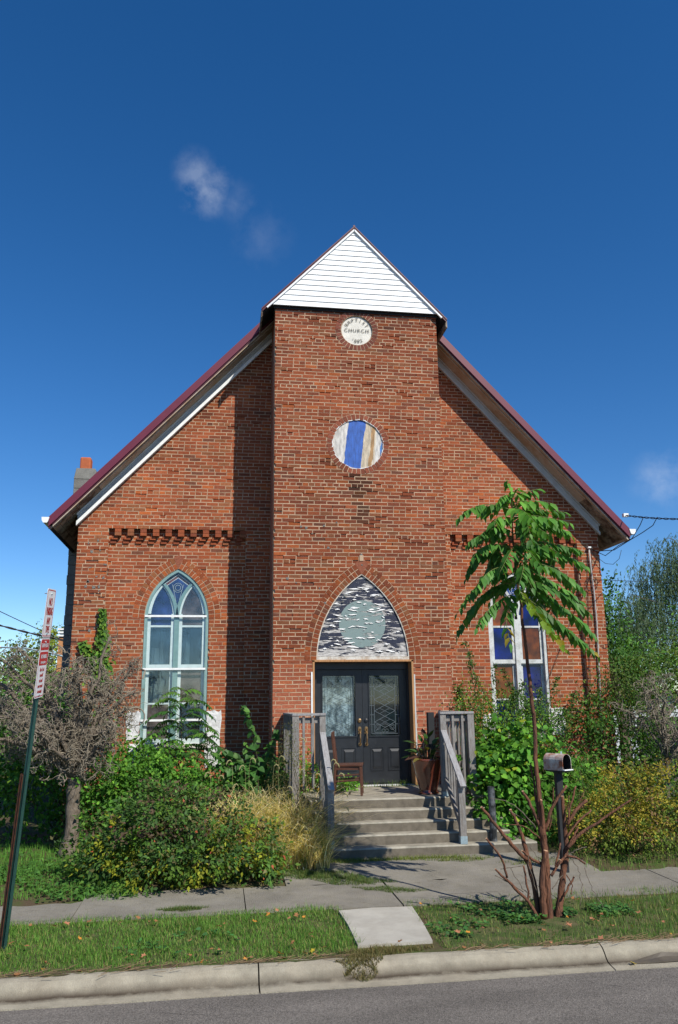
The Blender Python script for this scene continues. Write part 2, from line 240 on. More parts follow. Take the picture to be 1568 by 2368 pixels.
# ------------------------------------------------------------------ mesh helpers
ORG={}
def props(o,label=None,cat=None,group=None,kind=None):
    if label: o['label']=label
    if cat: o['category']=cat
    if group: o['group']=group
    if kind: o['kind']=kind
    return o
def thing(name,loc,label,cat,group=None):
    o=bpy.data.objects.new(name,None); COL.objects.link(o); o.location=loc; o.empty_display_size=.2; ORG[o.name]=Vector(loc)
    return props(o,label,cat,group)
class MB:
    def __init__(s): s.v=[]; s.f=[]; s.c=[]; s.cur=(1,1,1)
    def add(s,vs,fs,col=None):
        n=len(s.v); s.v.extend([tuple(p) for p in vs])
        for f in fs: s.f.append(tuple(i+n for i in f)); s.c.append(col or s.cur)
        return s
    def hexa(s,p,col=None,back=True):   # 8 pts: bottom 4 ccw, top 4
        fs=[(0,3,2,1),(4,5,6,7),(0,1,5,4),(1,2,6,5),(2,3,7,6),(3,0,4,7)]
        return s.add(p,fs,col)
    def box(s,x0,x1,y0,y1,z0,z1,col=None):
        return s.hexa([(x0,y0,z0),(x1,y0,z0),(x1,y1,z0),(x0,y1,z0),(x0,y0,z1),(x1,y0,z1),(x1,y1,z1),(x0,y1,z1)],col)
    def bar(s,a,b,w,h,up=(0,0,1),col=None):   # rectangular bar a->b
        a=Vector(a); b=Vector(b); d=(b-a).normalized(); u=Vector(up); sd=d.cross(u)
        if sd.length<1e-4: sd=d.cross(Vector((0,1,0)))
        sd.normalize(); u=sd.cross(d).normalized(); sd*=w/2; u=u*h/2
        return s.hexa([a-sd-u,a+sd-u,a+sd+u,a-sd+u,b-sd-u,b+sd-u,b+sd+u,b-sd+u],col)
    def tube(s,pts,rad,n=6,col=None,caps=True):
        pts=[Vector(p) for p in pts]; k=len(pts)
        if isinstance(rad,(int,float)): rad=[rad]*k
        t=(pts[1]-pts[0]).normalized(); ref=Vector((0,0,1)) if abs(t.z)<.9 else Vector((1,0,0)); u=t.cross(ref).normalized()
        base=len(s.v); vs=[]
        for i in range(k):
            t=(pts[min(i+1,k-1)]-pts[max(i-1,0)])
            if t.length<1e-9: t=Vector((0,0,1))
            t.normalize(); u=(u-t*u.dot(t)); 
            if u.length<1e-6: u=t.orthogonal()
            u.normalize(); w=t.cross(u)
            for j in range(n):
                a=2*math.pi*j/n; vs.append(pts[i]+(u*math.cos(a)+w*math.sin(a))*rad[i])
        fs=[(i*n+j,i*n+(j+1)%n,(i+1)*n+(j+1)%n,(i+1)*n+j) for i in range(k-1) for j in range(n)]
        if caps: fs+= [tuple(range(n-1,-1,-1)),tuple((k-1)*n+j for j in range(n))]
        return s.add(vs,fs,col)
    def lathe(s,c,prof,n=24,col=None,ax='z',sq=1):
        vs=[];k=len(prof); c=Vector(c)
        for r,h in prof:
            for j in range(n):
                a=2*math.pi*j/n; q=(r*math.cos(a),r*math.sin(a),h) if ax=='z' else (r*math.cos(a),h,r*math.sin(a))
                vs.append(c+Vector(q))
        fs=[(i*n+j,i*n+(j+1)%n,(i+1)*n+(j+1)%n,(i+1)*n+j) for i in range(k-1) for j in range(n)]
        return s.add(vs,fs,col)
    def poly(s,pts,y0,y1,col=None):      # XZ outline extruded y0..y1 (triangulated fan, convex)
        n=len(pts); vs=[(x,y0,z) for x,z in pts]+[(x,y1,z) for x,z in pts]
        fs=[tuple(range(n)),tuple(range(2*n-1,n-1,-1))]+[(i,i+n,(i+1)%n+n,(i+1)%n) for i in range(n)]
        return s.add(vs,fs,col)
    def band(s,a,b,y0,y1,col=None,closed=False):   # strip between XZ polylines a and b, extruded
        n=len(a)
        for i in range(n-1 if not closed else n):
            j=(i+1)%n
            s.hexa([(a[i][0],y0,a[i][1]),(a[j][0],y0,a[j][1]),(a[j][0],y1,a[j][1]),(a[i][0],y1,a[i][1]),(b[i][0],y0,b[i][1]),(b[j][0],y0,b[j][1]),(b[j][0],y1,b[j][1]),(b[i][0],y1,b[i][1])],col)
        return s
    def build(s,name,m,parent=None,smooth=False,attr=False,bevel=0,**pr):
        org=Vector((0,0,0))
        if parent is not None: org=ORG[parent.name]
        me=bpy.data.meshes.new(name)
        if parent is None and s.v:
            a=np.array(s.v); org=Vector(((a[:,0].min()+a[:,0].max())/2,(a[:,1].min()+a[:,1].max())/2,a[:,2].min()))
            if pr.get('kind')=='structure': org=Vector((0,0,0))
        vv=[(p[0]-org.x,p[1]-org.y,p[2]-org.z) for p in s.v]
        me.from_pydata(vv,[],s.f); me.update()
        if attr:
            at_=me.attributes.new('Col','FLOAT_COLOR','FACE'); at_.data.foreach_set('color',np.array([(*c,1) for c in s.c],dtype=np.float32).ravel())
        if smooth: me.polygons.foreach_set('use_smooth',[True]*len(me.polygons))
        me.materials.append(m); o=bpy.data.objects.new(name,me); COL.objects.link(o)
        if parent is not None: o.parent=parent
        else: o.location=org
        ORG[o.name]=org
        if bevel:
            b=o.modifiers.new('bevel','BEVEL'); b.width=bevel; b.segments=2; b.limit_method='ANGLE'
        props(o,**pr); return o
def npmesh(name,V,F,C,m,parent=None,smooth=False,**pr):
    org=ORG[parent.name] if parent is not None else Vector((float(V[:,0].mean()),float(V[:,1].mean()),float(V[:,2].min())))
    V=V-np.array(org); me=bpy.data.meshes.new(name); nf,k=F.shape
    me.vertices.add(len(V)); me.vertices.foreach_set('co',V.astype(np.float32).ravel())
    me.loops.add(nf*k); me.loops.foreach_set('vertex_index',F.astype(np.int32).ravel())
    me.polygons.add(nf); me.polygons.foreach_set('loop_start',np.arange(0,nf*k,k,dtype=np.int32)); 
    me.update(calc_edges=True); me.validate()
    a=me.attributes.new('Col','FLOAT_COLOR','FACE'); a.data.foreach_set('color',np.concatenate([C,np.ones((nf,1))],1).astype(np.float32).ravel())
    if smooth: me.polygons.foreach_set('use_smooth',[True]*nf)
    me.materials.append(m); o=bpy.data.objects.new(name,me); COL.objects.link(o)
    if parent is not None: o.parent=parent
    else: o.location=org
    ORG[o.name]=org; props(o,**pr); return o
# leaf templates: (u along, v across, w up), quads
T={'simple':([(0,0,0),(.5,-.5,.06),(1,0,-.08),(.5,.5,.06)],[(0,1,2,3)]),
   'fold':([(0,0,0),(.35,-.5,.12),(1,0,-.15),(.35,.5,.12),(.5,0,0)],[(0,1,2,4),(0,4,2,3)]),
   'lance':([(0,0,0),(.3,-.5,.10),(.62,-.36,.06),(1,0,-.22),(.62,.36,.06),(.3,.5,.10),(.35,0,0),(.7,0,-.06)],[(0,1,2,6),(6,2,3,7),(7,3,4,6),(6,4,5,0)]),
   'heart':([(.05,0,0),(-.12,-.32,.08),(.25,-.55,.12),(.65,-.36,.05),(1,0,-.12),(.65,.36,.05),(.25,.55,.12),(-.12,.32,.08),(.5,0,-.02)],[(0,1,2,8),(8,2,3,4),(8,4,5,6),(0,8,6,7)])}
def unit(a): return a/np.maximum(np.linalg.norm(a,axis=-1,keepdims=True),1e-9)
def leafset(P,D,Nn,L,Wd,C,shape='fold'):
    P=np.asarray(P,float);D=unit(np.asarray(D,float));Nn=np.asarray(Nn,float)
    S=unit(np.cross(D,Nn)); Nn=np.cross(S,D); tv,tf=T[shape]; tv=np.array(tv); tf=np.array(tf); n=len(P)
    L=np.broadcast_to(L,(n,))[:,None,None]; Wd=np.broadcast_to(Wd,(n,))[:,None,None]
    V=P[:,None]+D[:,None]*tv[None,:,0:1]*L+S[:,None]*tv[None,:,1:2]*Wd+Nn[:,None]*tv[None,:,2:3]*Wd
    F=tf[None]+(np.arange(n)*len(tv))[:,None,None]
    return V.reshape(-1,3),F.reshape(-1,4),np.repeat(np.asarray(C),len(tf),0)
def pal(cols,n,w=None,jit=.18):
    cols=np.array(cols); i=RNG.choice(len(cols),n,p=None if w is None else np.array(w)/sum(w)); c=cols[i]*(1+RNG.normal(0,jit,(n,1)))
    return np.clip(c,.003,.9)
def blob_points(blobs,n,shell=.45,cl=0,gap=0):
    w=np.array([(b[3]*b[4]+b[4]*b[5]+b[3]*b[5]) for b in blobs]); k=RNG.choice(len(blobs),n,p=w/w.sum()); B=np.array(blobs)[k]
    d=unit(RNG.normal(size=(n,3))); r=RNG.random(n)**shell
    # lumpy outline
    ph=RNG.random((6,3))*6.28
    lump=1+.10*np.sin(d[:,0]*5+B[:,0]*3+ph[0,0])+.10*np.sin(d[:,2]*6+ph[1,0]+B[:,1]*4)+.07*np.sin(d[:,1]*9+ph[2,0])+.06*np.sin(d[:,0]*13+d[:,2]*11+ph[3,0])
    P=B[:,:3]+d*B[:,3:6]*(r*lump)[:,None]
    return P,d
def clumped(blobs,n,per=14,spread=.09,shell=.4):
    m=max(1,n//per); Pc,dc=blob_points(blobs,m,shell); k=RNG.integers(0,m,n); P=Pc[k]+RNG.normal(0,spread,(n,3)); return P,dc[k],k
def foliage(name,blobs,n,L,Wr,cols,w,shape='fold',parent=None,m='leafm',per=14,spread=.09,shell=.4,droop=.35,colfn=None,**pr):
    P,d,k=clumped(blobs,n,per,spread,shell); 
    P[:,2]=np.maximum(P[:,2],.03)
    D=unit(d+RNG.normal(0,.75,(n,3))+np.array([0,0,-droop])); Nn=unit(d*.7+RNG.normal(0,.5,(n,3))+np.array([.2,-.35,.75]))
    C=pal(cols,n,w)*np.array([1.42,1.6,.95]); cj=RNG.normal(1,.15,(k.max()+1,1))[k]; C=np.clip(C*cj,.003,.9)
    if colfn is not None: C=colfn(P,C,k)
    Ls=L*RNG.uniform(.65,1.25,n)
    V,F,CC=leafset(P,D,Nn,Ls,Ls*Wr,C,shape); return npmesh(name,V,F,CC,M[m],parent,**pr)
def stems(name,base,tips,r0,m,parent,n=5,wob=.05,k=6,**pr):
    b=MB()
    for t in tips:
        p0=Vector(base)+Vector((random.uniform(-.08,.08),random.uniform(-.08,.08),0)); t=Vector(t); pts=[]
        for i in range(k+1):
            s=i/k; q=p0.lerp(t,s); q.x+=(p0.x-t.x)*.25*math.sin(s*3.14)*.6; q+=Vector((random.gauss(0,wob),random.gauss(0,wob),0))*math.sin(s*3.14); pts.append(q)
        b.tube(pts,[r0*(1-.75*i/k) for i in range(k+1)],n)
    return b.build(name,M[m],parent,smooth=True,**pr)
# ------------------------------------------------------------------ ground
def gz(y): return 0.0 if y<-3.9 else (.09 if y>-2.6 else .09*(y+3.9)/1.3)
D0=1.108; PAN=1.208
b=MB(); b.add([(-900,-900,-.135),(900,-900,-.135),(900,-6.53,-.135),(-900,-6.53,-.135)],[(0,1,2,3)])
b.build('road',M['asphalt'],kind='structure')
b=MB(); ys=[-6.26,-3.9,-2.6,5,900]; vs=[];fs=[]
for y in ys: vs+=[(-900,y,gz(y)-.012),(900,y,gz(y)-.012)]
for i in range(len(ys)-1): fs.append((2*i,2*i+1,2*i+3,2*i+2))
vs+=[(-900,-6.26,-.5),(900,-6.26,-.5)]; fs.append((0,len(vs)-2,len(vs)-1,1)); b.add(vs,fs); b.build('ground',M['soil'],kind='structure')
# lawn base sheets
b=MB(); b.add([(-40,-6.25,-.006),(-1.25,-6.25,-.006),(-1.22,-4.58,-.006),(-40,-4.6,-.006)],[(0,1,2,3)])
b.add([(-.42,-6.25,-.006),(40,-6.25,-.006),(40,-4.42,-.006),(-.3,-4.72,-.006)],[(0,1,2,3)])
b.build('lawn',M['lawn'],kind='structure')
# kerb profile swept along x with joints
b=MB(); prof=[(-6.25,.006),(-6.30,.004),(-6.345,-.012),(-6.38,-.045),(-6.41,-.085),(-6.435,-.108),(-6.47,-.117),(-6.565,-.126),(-6.565,-.3),(-6.25,-.3)]
xs=[-40,-16,-10,-4.9,-1.995,.35,1.02,4,8,16,40]; xs=[-40,-22,-13,-8,-5.2,-2.06,.93,4,7,16,40]
for i in range(len(xs)-1):
    a,c=xs[i]+.006,xs[i+1]-.006; n=len(prof); segs=max(1,int((c-a)/.25)) if abs(a)<9 else 1; vs=[]
    for s in range(segs+1):
        x=a+(c-a)*s/segs
        for (y,z) in prof: vs.append((x,y+.006*math.sin(x*2.3),z+(.003*math.sin(x*7+y*30) if abs(a)<9 else 0)))
    fs=[(s*n+j,(s+1)*n+j,(s+1)*n+j+1,s*n+j+1) for s in range(segs) for j in range(n-1)]+[tuple(range(n)),tuple(segs*n+j for j in range(n-1,-1,-1))]
    b.add(vs,fs)
b.build('kerb',M['kerb'],smooth=False,kind='structure')
b=MB(); b.add([(-40,-6.6,-.16),(40,-6.6,-.16),(40,-6.21,-.155),(-40,-6.21,-.155)],[(0,1,2,3)]); b.build('kerb_bed',M['black_rough'],kind='structure')
for (x0,y0,dx,dy,n) in ((-3.2,-6.75,.10,-.012,16),(.4,-6.60,.06,-.05,9)):
    b=MB(); p=(x0,y0)
    for i in range(n):
        q=(p[0]+dx,p[1]+dy+random.uniform(-.03,.03)); w=random.uniform(.002,.005); b.add([(p[0],p[1],-.1345),(q[0],q[1],-.1345),(q[0],q[1]+w,-.1345),(p[0],p[1]+w,-.1345)],[(0,1,2,3)]); p=q
    b.build('road_crack',M['black_rough'],kind='structure')
# pavement
def sheet(name,outline,m,dz,thick=.0,**k):
    b=MB(); n=len(outline); top=[(x,y,gz(y)+dz) for x,y in outline]; b.add(top+[(x,y,z-.06) for x,y,z in top],[tuple(range(n))]+[(i,i+n,(i+1)%n+n,(i+1)%n)[::-1] for i in range(n)]); return b.build(name,m,kind='structure',**k)
def jag(a,b_,n,amp):
    return [(a[0]+(b_[0]-a[0])*i/n+random.gauss(0,amp*.4),a[1]+(b_[1]-a[1])*i/n+random.gauss(0,amp)) for i in range(n)]
xs=[-40,-8.0,-6.6,-5.15,-3.85,-2.1,-.45,1.25,2.9,4.5,6,40]
for i in range(len(xs)-1):
    a,c=xs[i]+.006,xs[i+1]-.006
    far=-3.83 if c<-2.2 else -3.55
    near=-4.56 if c<3 else -4.5
    pts=jag((a,near-.05),(c,near-.05),10,.008)+[(c,near-.05)]+jag((c,far),(a,far),10,.025 if c<6 else 0)+[(a,far)]
    sheet('pavement',[p for p in pts],M['walk'],.004+random.uniform(-.003,.004))
pts=[(-1.45,-3.56)]+jag((2.35,-3.54),(2.35,-3.53),1,0)+[(2.3,-3.1),(1.75,-2.85),(1.72,-2.47),(-1.3,-2.47),(-1.4,-2.8)]
b=MB(); 
def strip_quad(b,x0,x1,ya,yb,dz):
    b.add([(x0,ya,gz(ya)+dz),(x1,ya,gz(ya)+dz),(x1,yb,gz(yb)+dz),(x0,yb,gz(yb)+dz)],[(0,1,2,3)])
strip_quad(b,-1.6,2.3,-3.56,-2.6,.002); strip_quad(b,-1.35,1.9,-2.6,-2.4,.002)
b.build('path',M['walk'],kind='structure')
sheet('path_slab',[(-1.17,-5.97),(-.49,-5.95),(-.43,-5.4),(-.38,-4.72),(-.8,-4.69),(-1.16,-4.74),(-1.15,-5.3)],M['slab'],.014)
# old crack and damp stains
b=MB(); pts=[]; x=.1; y=-4.25
for i in range(9): pts.append((x,y)); x+=.2; y+=random.uniform(-.01,.07)
for (p,q) in zip(pts[:-1],pts[1:]): b.add([(p[0],p[1],gz(p[1])+.0112),(q[0],q[1],gz(q[1])+.0112),(q[0],q[1]+.008,gz(q[1])+.0112),(p[0],p[1]+.008,gz(p[1])+.0112)],[(0,1,2,3)])
b.build('pavement_crack',M['black_rough'],kind='structure')
# puddle in gutter on the right
pm=mat('wet_stain',(.085,.07,.05),.22,.5,noise=.2,nscale=6)
b=MB(); n=26; c=[]
for i in range(n):
    t=i/(n-1); x=1.13+t*1.6; c.append((x,-6.485-.02*math.sin(t*3)-.008*math.sin(t*17),-6.40+.03*(1-t)*0-.045*(1-min(1,t*5))+.006*math.sin(t*13)))
def kz(y):
    for (y0,z0),(y1,z1) in zip(prof[:-1],prof[1:]):
        if y1<=y<=y0: return z0+(z1-z0)*(y-y0)/(y1-y0)
    return -.126
for p,q in zip(c[:-1],c[1:]):
    prev=None
    for s in range(5):
        f=lambda P,s: (P[0],P[1]+(P[2]-P[1])*s/4,kz(P[1]+(P[2]-P[1])*s/4)+.006)
        cur=(f(p,s),f(q,s))
        if prev: b.add([prev[0],prev[1],cur[1],cur[0]],[(0,1,2,3)])
        prev=cur
b.build('puddle',pm,kind='structure')
# ------------------------------------------------------------------ church
church=thing('church',(0,0,0),'old red brick gabled church with projecting entrance tower and arched windows','church')
BR=np.array([(.275,.074,.032),(.245,.066,.031),(.30,.084,.037),(.205,.060,.032),(.25,.092,.044),(.35,.095,.032),(.165,.062,.038)]); BW=[5,5,4,2.4,2.2,1.2,.7]
def lowf(x,z): return 1+.07*math.sin(x*1.9+z*.8+1)*math.sin(z*1.3-x*.7)+.05*math.sin(x*4.1+z*2.9)+.04*math.sin(z*6.1+x*1.3)
def brickcol(x,z,tower=True):
    c=BR[RNG.choice(7,p=np.array(BW)/sum(BW))]*RNG.uniform(.88,1.12)*lowf(x,z)*.94
    if not tower: c=c*np.array([1.10,1.08,1.02])
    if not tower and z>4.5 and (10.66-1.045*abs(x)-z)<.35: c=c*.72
    if tower:
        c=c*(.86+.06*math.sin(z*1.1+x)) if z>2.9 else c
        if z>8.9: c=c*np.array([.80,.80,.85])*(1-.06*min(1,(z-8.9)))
        if z<2.9 and abs(x)<1.6:
            t=min(1,(2.9-z)/.9)*(.85 if abs(x)>.8 else 1); c=c*(1-t)+t*np.array([.37,.120,.066])*RNG.uniform(.88,1.08)
        if abs(x+.02)<.11+.06*RNG.random() and 5.15<z<6.15 and RNG.random()<.8: c=c*np.array([.38,.5,.62])
    else:
        if z<1.7: t=min(1,(1.7-z)/.8)*.8; c=c*(1-t)+t*np.array([.37,.120,.066])*RNG.uniform(.88,1.1)
    return tuple(c)
HB=.066; LB=.22
def arc_hw(h,half,c,Rr):     # half width of pointed arch at height h above spring
    if h<=0: return half
    q=Rr*Rr-h*h
    return math.sqrt(q)-c if q>c*c else -1
def sub_int(ints,a,b_):
    out=[]
    for (s,e) in ints:
        if b_<=s or a>=e: out.append((s,e)); continue
        if a>s: out.append((s,a))
        if b_<e: out.append((b_,e))
    return out
def lay(bb,mm,z0,z1,intf,Yp,tower=True,seed=0,miss=.02,rough=1.0,depth=.11):
    k=0; nrow=int(round((z1-z0)/HB))
    for r in range(nrow):
        za=z0+r*HB; zb=za+HB; ints=intf(za+HB/2,za,zb); header=(r%7==3)
        L=LB/2 if header else LB
        off=(r%2)*L*.5+.013*r%LB*.3
        for (s,e) in ints:
            if e-s<.02: continue
            mm.box(s,e,Yp+.028,Yp+.30,za,zb)
            x=math.floor((s-off)/L)*L+off
            while x<e:
                a=max(x,s); c=min(x+L,e); x+=L
                if c-a<.025: 
                    continue
                g=.0055
                j=lambda q:RNG.uniform(-q,q)
                dy=abs(RNG.normal(0,.0025))*rough
                x0=a+(g if a>s+.001 else 0)+j(.0015); x1=c-(g if c<e-.001 else 0)+j(.0015)
                mis=RNG.random()<miss*rough
                zz0=za+g+j(.0015)*rough; zz1=zb-g+j(.0015)*rough
                t0=j(.004)*rough; t1=j(.004)*rough
                if mis: t0-=RNG.uniform(.004,.012)*rough*(RNG.random()<.5); t1-=RNG.uniform(.004,.016)*rough
                xm=(x0+x1)/2; col=brickcol(xm,za,tower)
                y0=Yp+dy
                bb.hexa([(x0,y0,zz0),(x1,y0,zz0),(x1,Yp+depth,zz0),(x0,Yp+depth,zz0),(x0,y0,zz1+t0),(x1,y0,zz1+t1),(x1,Yp+depth,zz1),(x0,Yp+depth,zz1)],col)
                my=Yp+.0022+abs(j(.002))
                if not mis or RNG.random()<.2:
                    mm.add([(a,my,zb-.0075),(c,my,zb-.0075),(c,my,zb+.0075),(a,my,zb+.0075),(a,my+.03,zb-.0075),(c,my+.03,zb-.0075)],[(0,1,2,3),(1,0,4,5)])
                if RNG.random()>miss*.8*rough and c<e-.001: mm.add([(c-.0075,my,za),(c+.0075,my,za),(c+.0075,my,zb),(c-.0075,my,zb)],[(0,1,2,3)])
def ring_vouss(bb,mm,pts_in,offs,y0,y1,col=None,tower=True):
    # pts_in: list of (x,z) along inner curve with outward normal
    for (r0,r1) in offs:
        for i in range(len(pts_in)-1):
            (x0,z0,nx0,nz0),(x1,z1,nx1,nz1)=pts_in[i],pts_in[i+1]
            g=.0058; tx,tz=x1-x0,z1-z0; l=math.hypot(tx,tz); tx/=l; tz/=l
            P=lambda x,z,nx,nz,r,s:(x+nx*r+tx*s,z+nz*r+tz*s)
            a=P(x0,z0,nx0,nz0,r0+g,g);b_=P(x1,z1,nx1,nz1,r0+g,-g);c=P(x1,z1,nx1,nz1,r1-g,-g);d=P(x0,z0,nx0,nz0,r1-g,g)
            cc=tuple(np.array(brickcol(5,5,tower))*np.array([1.02,1.05,1.0])) if col is None else tuple(np.array(col)*random.uniform(.75,1.2))
            yy=y0+random.uniform(0,.003)
            bb.hexa([(a[0],yy,a[1]),(b_[0],yy,b_[1]),(b_[0],y1,b_[1]),(a[0],y1,a[1]),(d[0],yy,d[1]),(c[0],yy,c[1]),(c[0],y1,c[1]),(d[0],y1,d[1])],cc)
    R0=offs[0][0]; R1=offs[-1][1]
    inn=[(p[0]+p[2]*R0,p[1]+p[3]*R0) for p in pts_in]; out=[(p[0]+p[2]*R1,p[1]+p[3]*R1) for p in pts_in]
    mm.band(inn,out,y0+.0055,y1-.002)

def arch_pts(cx,zs,half,c,Rr,step,jamb=0):
    L=[]; amax=math.acos(c/Rr)
    n=max(3,int(Rr*amax/step)); 
    for i in range(n+1):
        a=amax*i/n; L.append((cx-(Rr*math.cos(a)-c),zs+Rr*math.sin(a),-math.cos(a),math.sin(a)))
    Rr_=[(2*cx-p[0],p[1],-p[2],p[3]) for p in L][::-1]
    return L,Rr_
# --- tower front
tw=MB(); tm=MB(); HT=1.535
CD=dict(half=.80,c=.97,R=1.77,zs=2.79)
RW=.21
def tower_int(z,za,zb):
    ints=[(-HT,HT)]
    if za<2.79-.03: ints=sub_int(ints,-.865,.865)
    else:
        h=max(z-2.79,0)
        w=math.sqrt(max(0,(1.77+RW*.5)**2-h*h))-.97
        if w>0: ints=sub_int(ints,-w,w)
    for (cx,cz,r) in ((-.005,8.885,.30+.055),(-.02,6.645,.46+.06)):
        d=abs(z-cz)
        if d<r: w=math.sqrt(r*r-d*d); ints=sub_int(ints,cx-w,cx+w)
    return ints
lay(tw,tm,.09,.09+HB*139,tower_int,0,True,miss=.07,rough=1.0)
tm.box(-.36,.34,.10,.30,8.5,9.25); tm.box(-.52,.5,.10,.30,6.1,7.2)
L_,R_=arch_pts(0,2.79,.80,.97,1.77,.072)
tw.poly([(0,4.262),(L_[-1][2]*.215,4.27+L_[-1][3]*.21),(0,4.56),(-L_[-1][2]*.215,4.27+L_[-1][3]*.21)],-.002,.2,(.24,.085,.05))
ring_vouss(tw,tm,L_,((.0,.105),(.105,.21)),-.004,.2); ring_vouss(tw,tm,R_,((.0,.105),(.105,.21)),-.004,.2)
def circ(cx,cz,r,n): return [(cx+r*math.cos(2*math.pi*i/n),cz+r*math.sin(2*math.pi*i/n),math.cos(2*math.pi*i/n),math.sin(2*math.pi*i/n)) for i in range(n+1)]
ring_vouss(tw,tm,circ(-.005,8.885,.30,32),((0,.11),),-.004,.2,col=(.17,.058,.04)); ring_vouss(tw,tm,circ(-.02,6.645,.46,42),((0,.115),),-.004,.2,col=(.22,.07,.042))
# mortar keystone
tm.box(-.035,.035,-.012,.05,4.50,4.60)
tower=tw.build('tower_wall',M['brick'],church,attr=True); tm.build('mortar',M['mortar'],tower)
# tower side walls (brick texture, real thickness) + side piers
b=MB()
for s in (-1,1):
    b.box(min(s*1.31,s*1.529),max(s*1.31,s*1.529),.112,D0+.05,.05,9.28)
b.box(-1.3,1.3,.9,1.1,3.2,9.2)
b.build('tower_side_wall',M['brick_side'],church)
# --- nave front wall
nw=MB(); nm=MB(); CW=dict(half=.57,c=.425,R=.995,zs=3.62,zb=1.42)
WINC=(-3.20,3.235); PX=((-4.465,-1.98),(1.95,4.545)); HWW=5.0; ZP=.09+HB*78   # 5.238
def nave_top(z,za,zb):
    w=min(HWW,(10.66-zb)/1.045)
    if w<1.5: return []
    return [(-w,-1.50),(1.50,w)]
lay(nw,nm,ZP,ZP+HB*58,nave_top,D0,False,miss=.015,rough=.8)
def pier(z,za,zb): return [(-HWW,PX[0][0]),(PX[0][1],-1.50),(1.50,PX[1][0]),(PX[1][1],HWW)]
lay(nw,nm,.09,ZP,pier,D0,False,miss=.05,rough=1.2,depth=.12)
def panel(z,za,zb):
    ints=[(PX[0][0]-.01,PX[0][1]+.01),(PX[1][0]-.01,PX[1][1]+.01)]
    for cx in WINC:
        if z>CW['zb']:
            h=z-CW['zs']
            if za<CW['zs']-.03: w=CW['half']+ (0.005)
            else: w=math.sqrt(max(0,(CW['R']+.1)**2-h*h))-CW['c']
            if w>0: ints=sub_int(ints,cx-w,cx+w)
    return ints
lay(nw,nm,.09,ZP,panel,PAN,False,miss=.02,rough=.9,depth=.14)
for cx in WINC:
    L_,R_=arch_pts(cx,CW['zs'],.57,.425,.995,.07)
    nw.poly([(cx,CW['zs']+.895),(cx+L_[-1][2]*.22,CW['zs']+.9+L_[-1][3]*.22),(cx,CW['zs']+1.16),(cx-L_[-1][2]*.22,CW['zs']+.9+L_[-1][3]*.22)],PAN-.003,PAN+.13,(.24,.085,.05))
    for q in (L_,R_): ring_vouss(nw,nm,q,((0,.11),(.11,.22)),PAN-.005,PAN+.13,tower=False)
# underside of the recess tops
for (a,c) in PX: nm.box(a,c,D0+.03,PAN+.1,ZP,ZP+.02)
nave=nw.build('front_wall',M['brick'],church,attr=True); nm.build('mortar',M['mortar'],nave)
# corbel tables
for (a,c,n) in ((-4.47,-1.98,11),(1.95,4.545,11)):
    b=MB(); step=(c-a)/n
    for i in range(n):
        x0=a+step*i+.115; col=tuple(BR[random.randrange(5)]*random.uniform(.9,1.15))
        for q in range(2): b.box(x0,x0+step-.115,D0+.004,PAN+.05,ZP-.066*(q+1)+.004,ZP-.066*q-.002,tuple(BR[random.randrange(5)]*random.uniform(.9,1.15)))
        b.box(x0-.06,x0+.05,D0+.045,PAN+.05,ZP-.195,ZP-.136,col)
        b.box(x0-.085,x0+.02,D0+.075,PAN+.05,ZP-.262,ZP-.2,tuple(BR[random.randrange(5)]))
    b.build('brick_corbel',M['brick'],church,attr=True)
# side and rear walls, gable core
b=MB()
b.box(-4.985,-4.75,D0+.12,15,.05,5.55); b.box(4.75,4.985,D0+.12,15,.05,5.55); b.box(-4.985,4.985,15,15.25,.05,5.55)
b.poly([(-4.98,5.4),(4.98,5.4),(0,10.7)],15,15.24)
b.build('side_wall',M['brick_side'],church)
b=MB(); b.box(-4.7,4.7,2.6,2.65,.1,5.5); b.box(-4.7,4.7,1.6,2.6,1.0,1.05); b.build('dark_interior_box',M['dark'],church)  # added dark panel and floor stand in for the unlit church interior
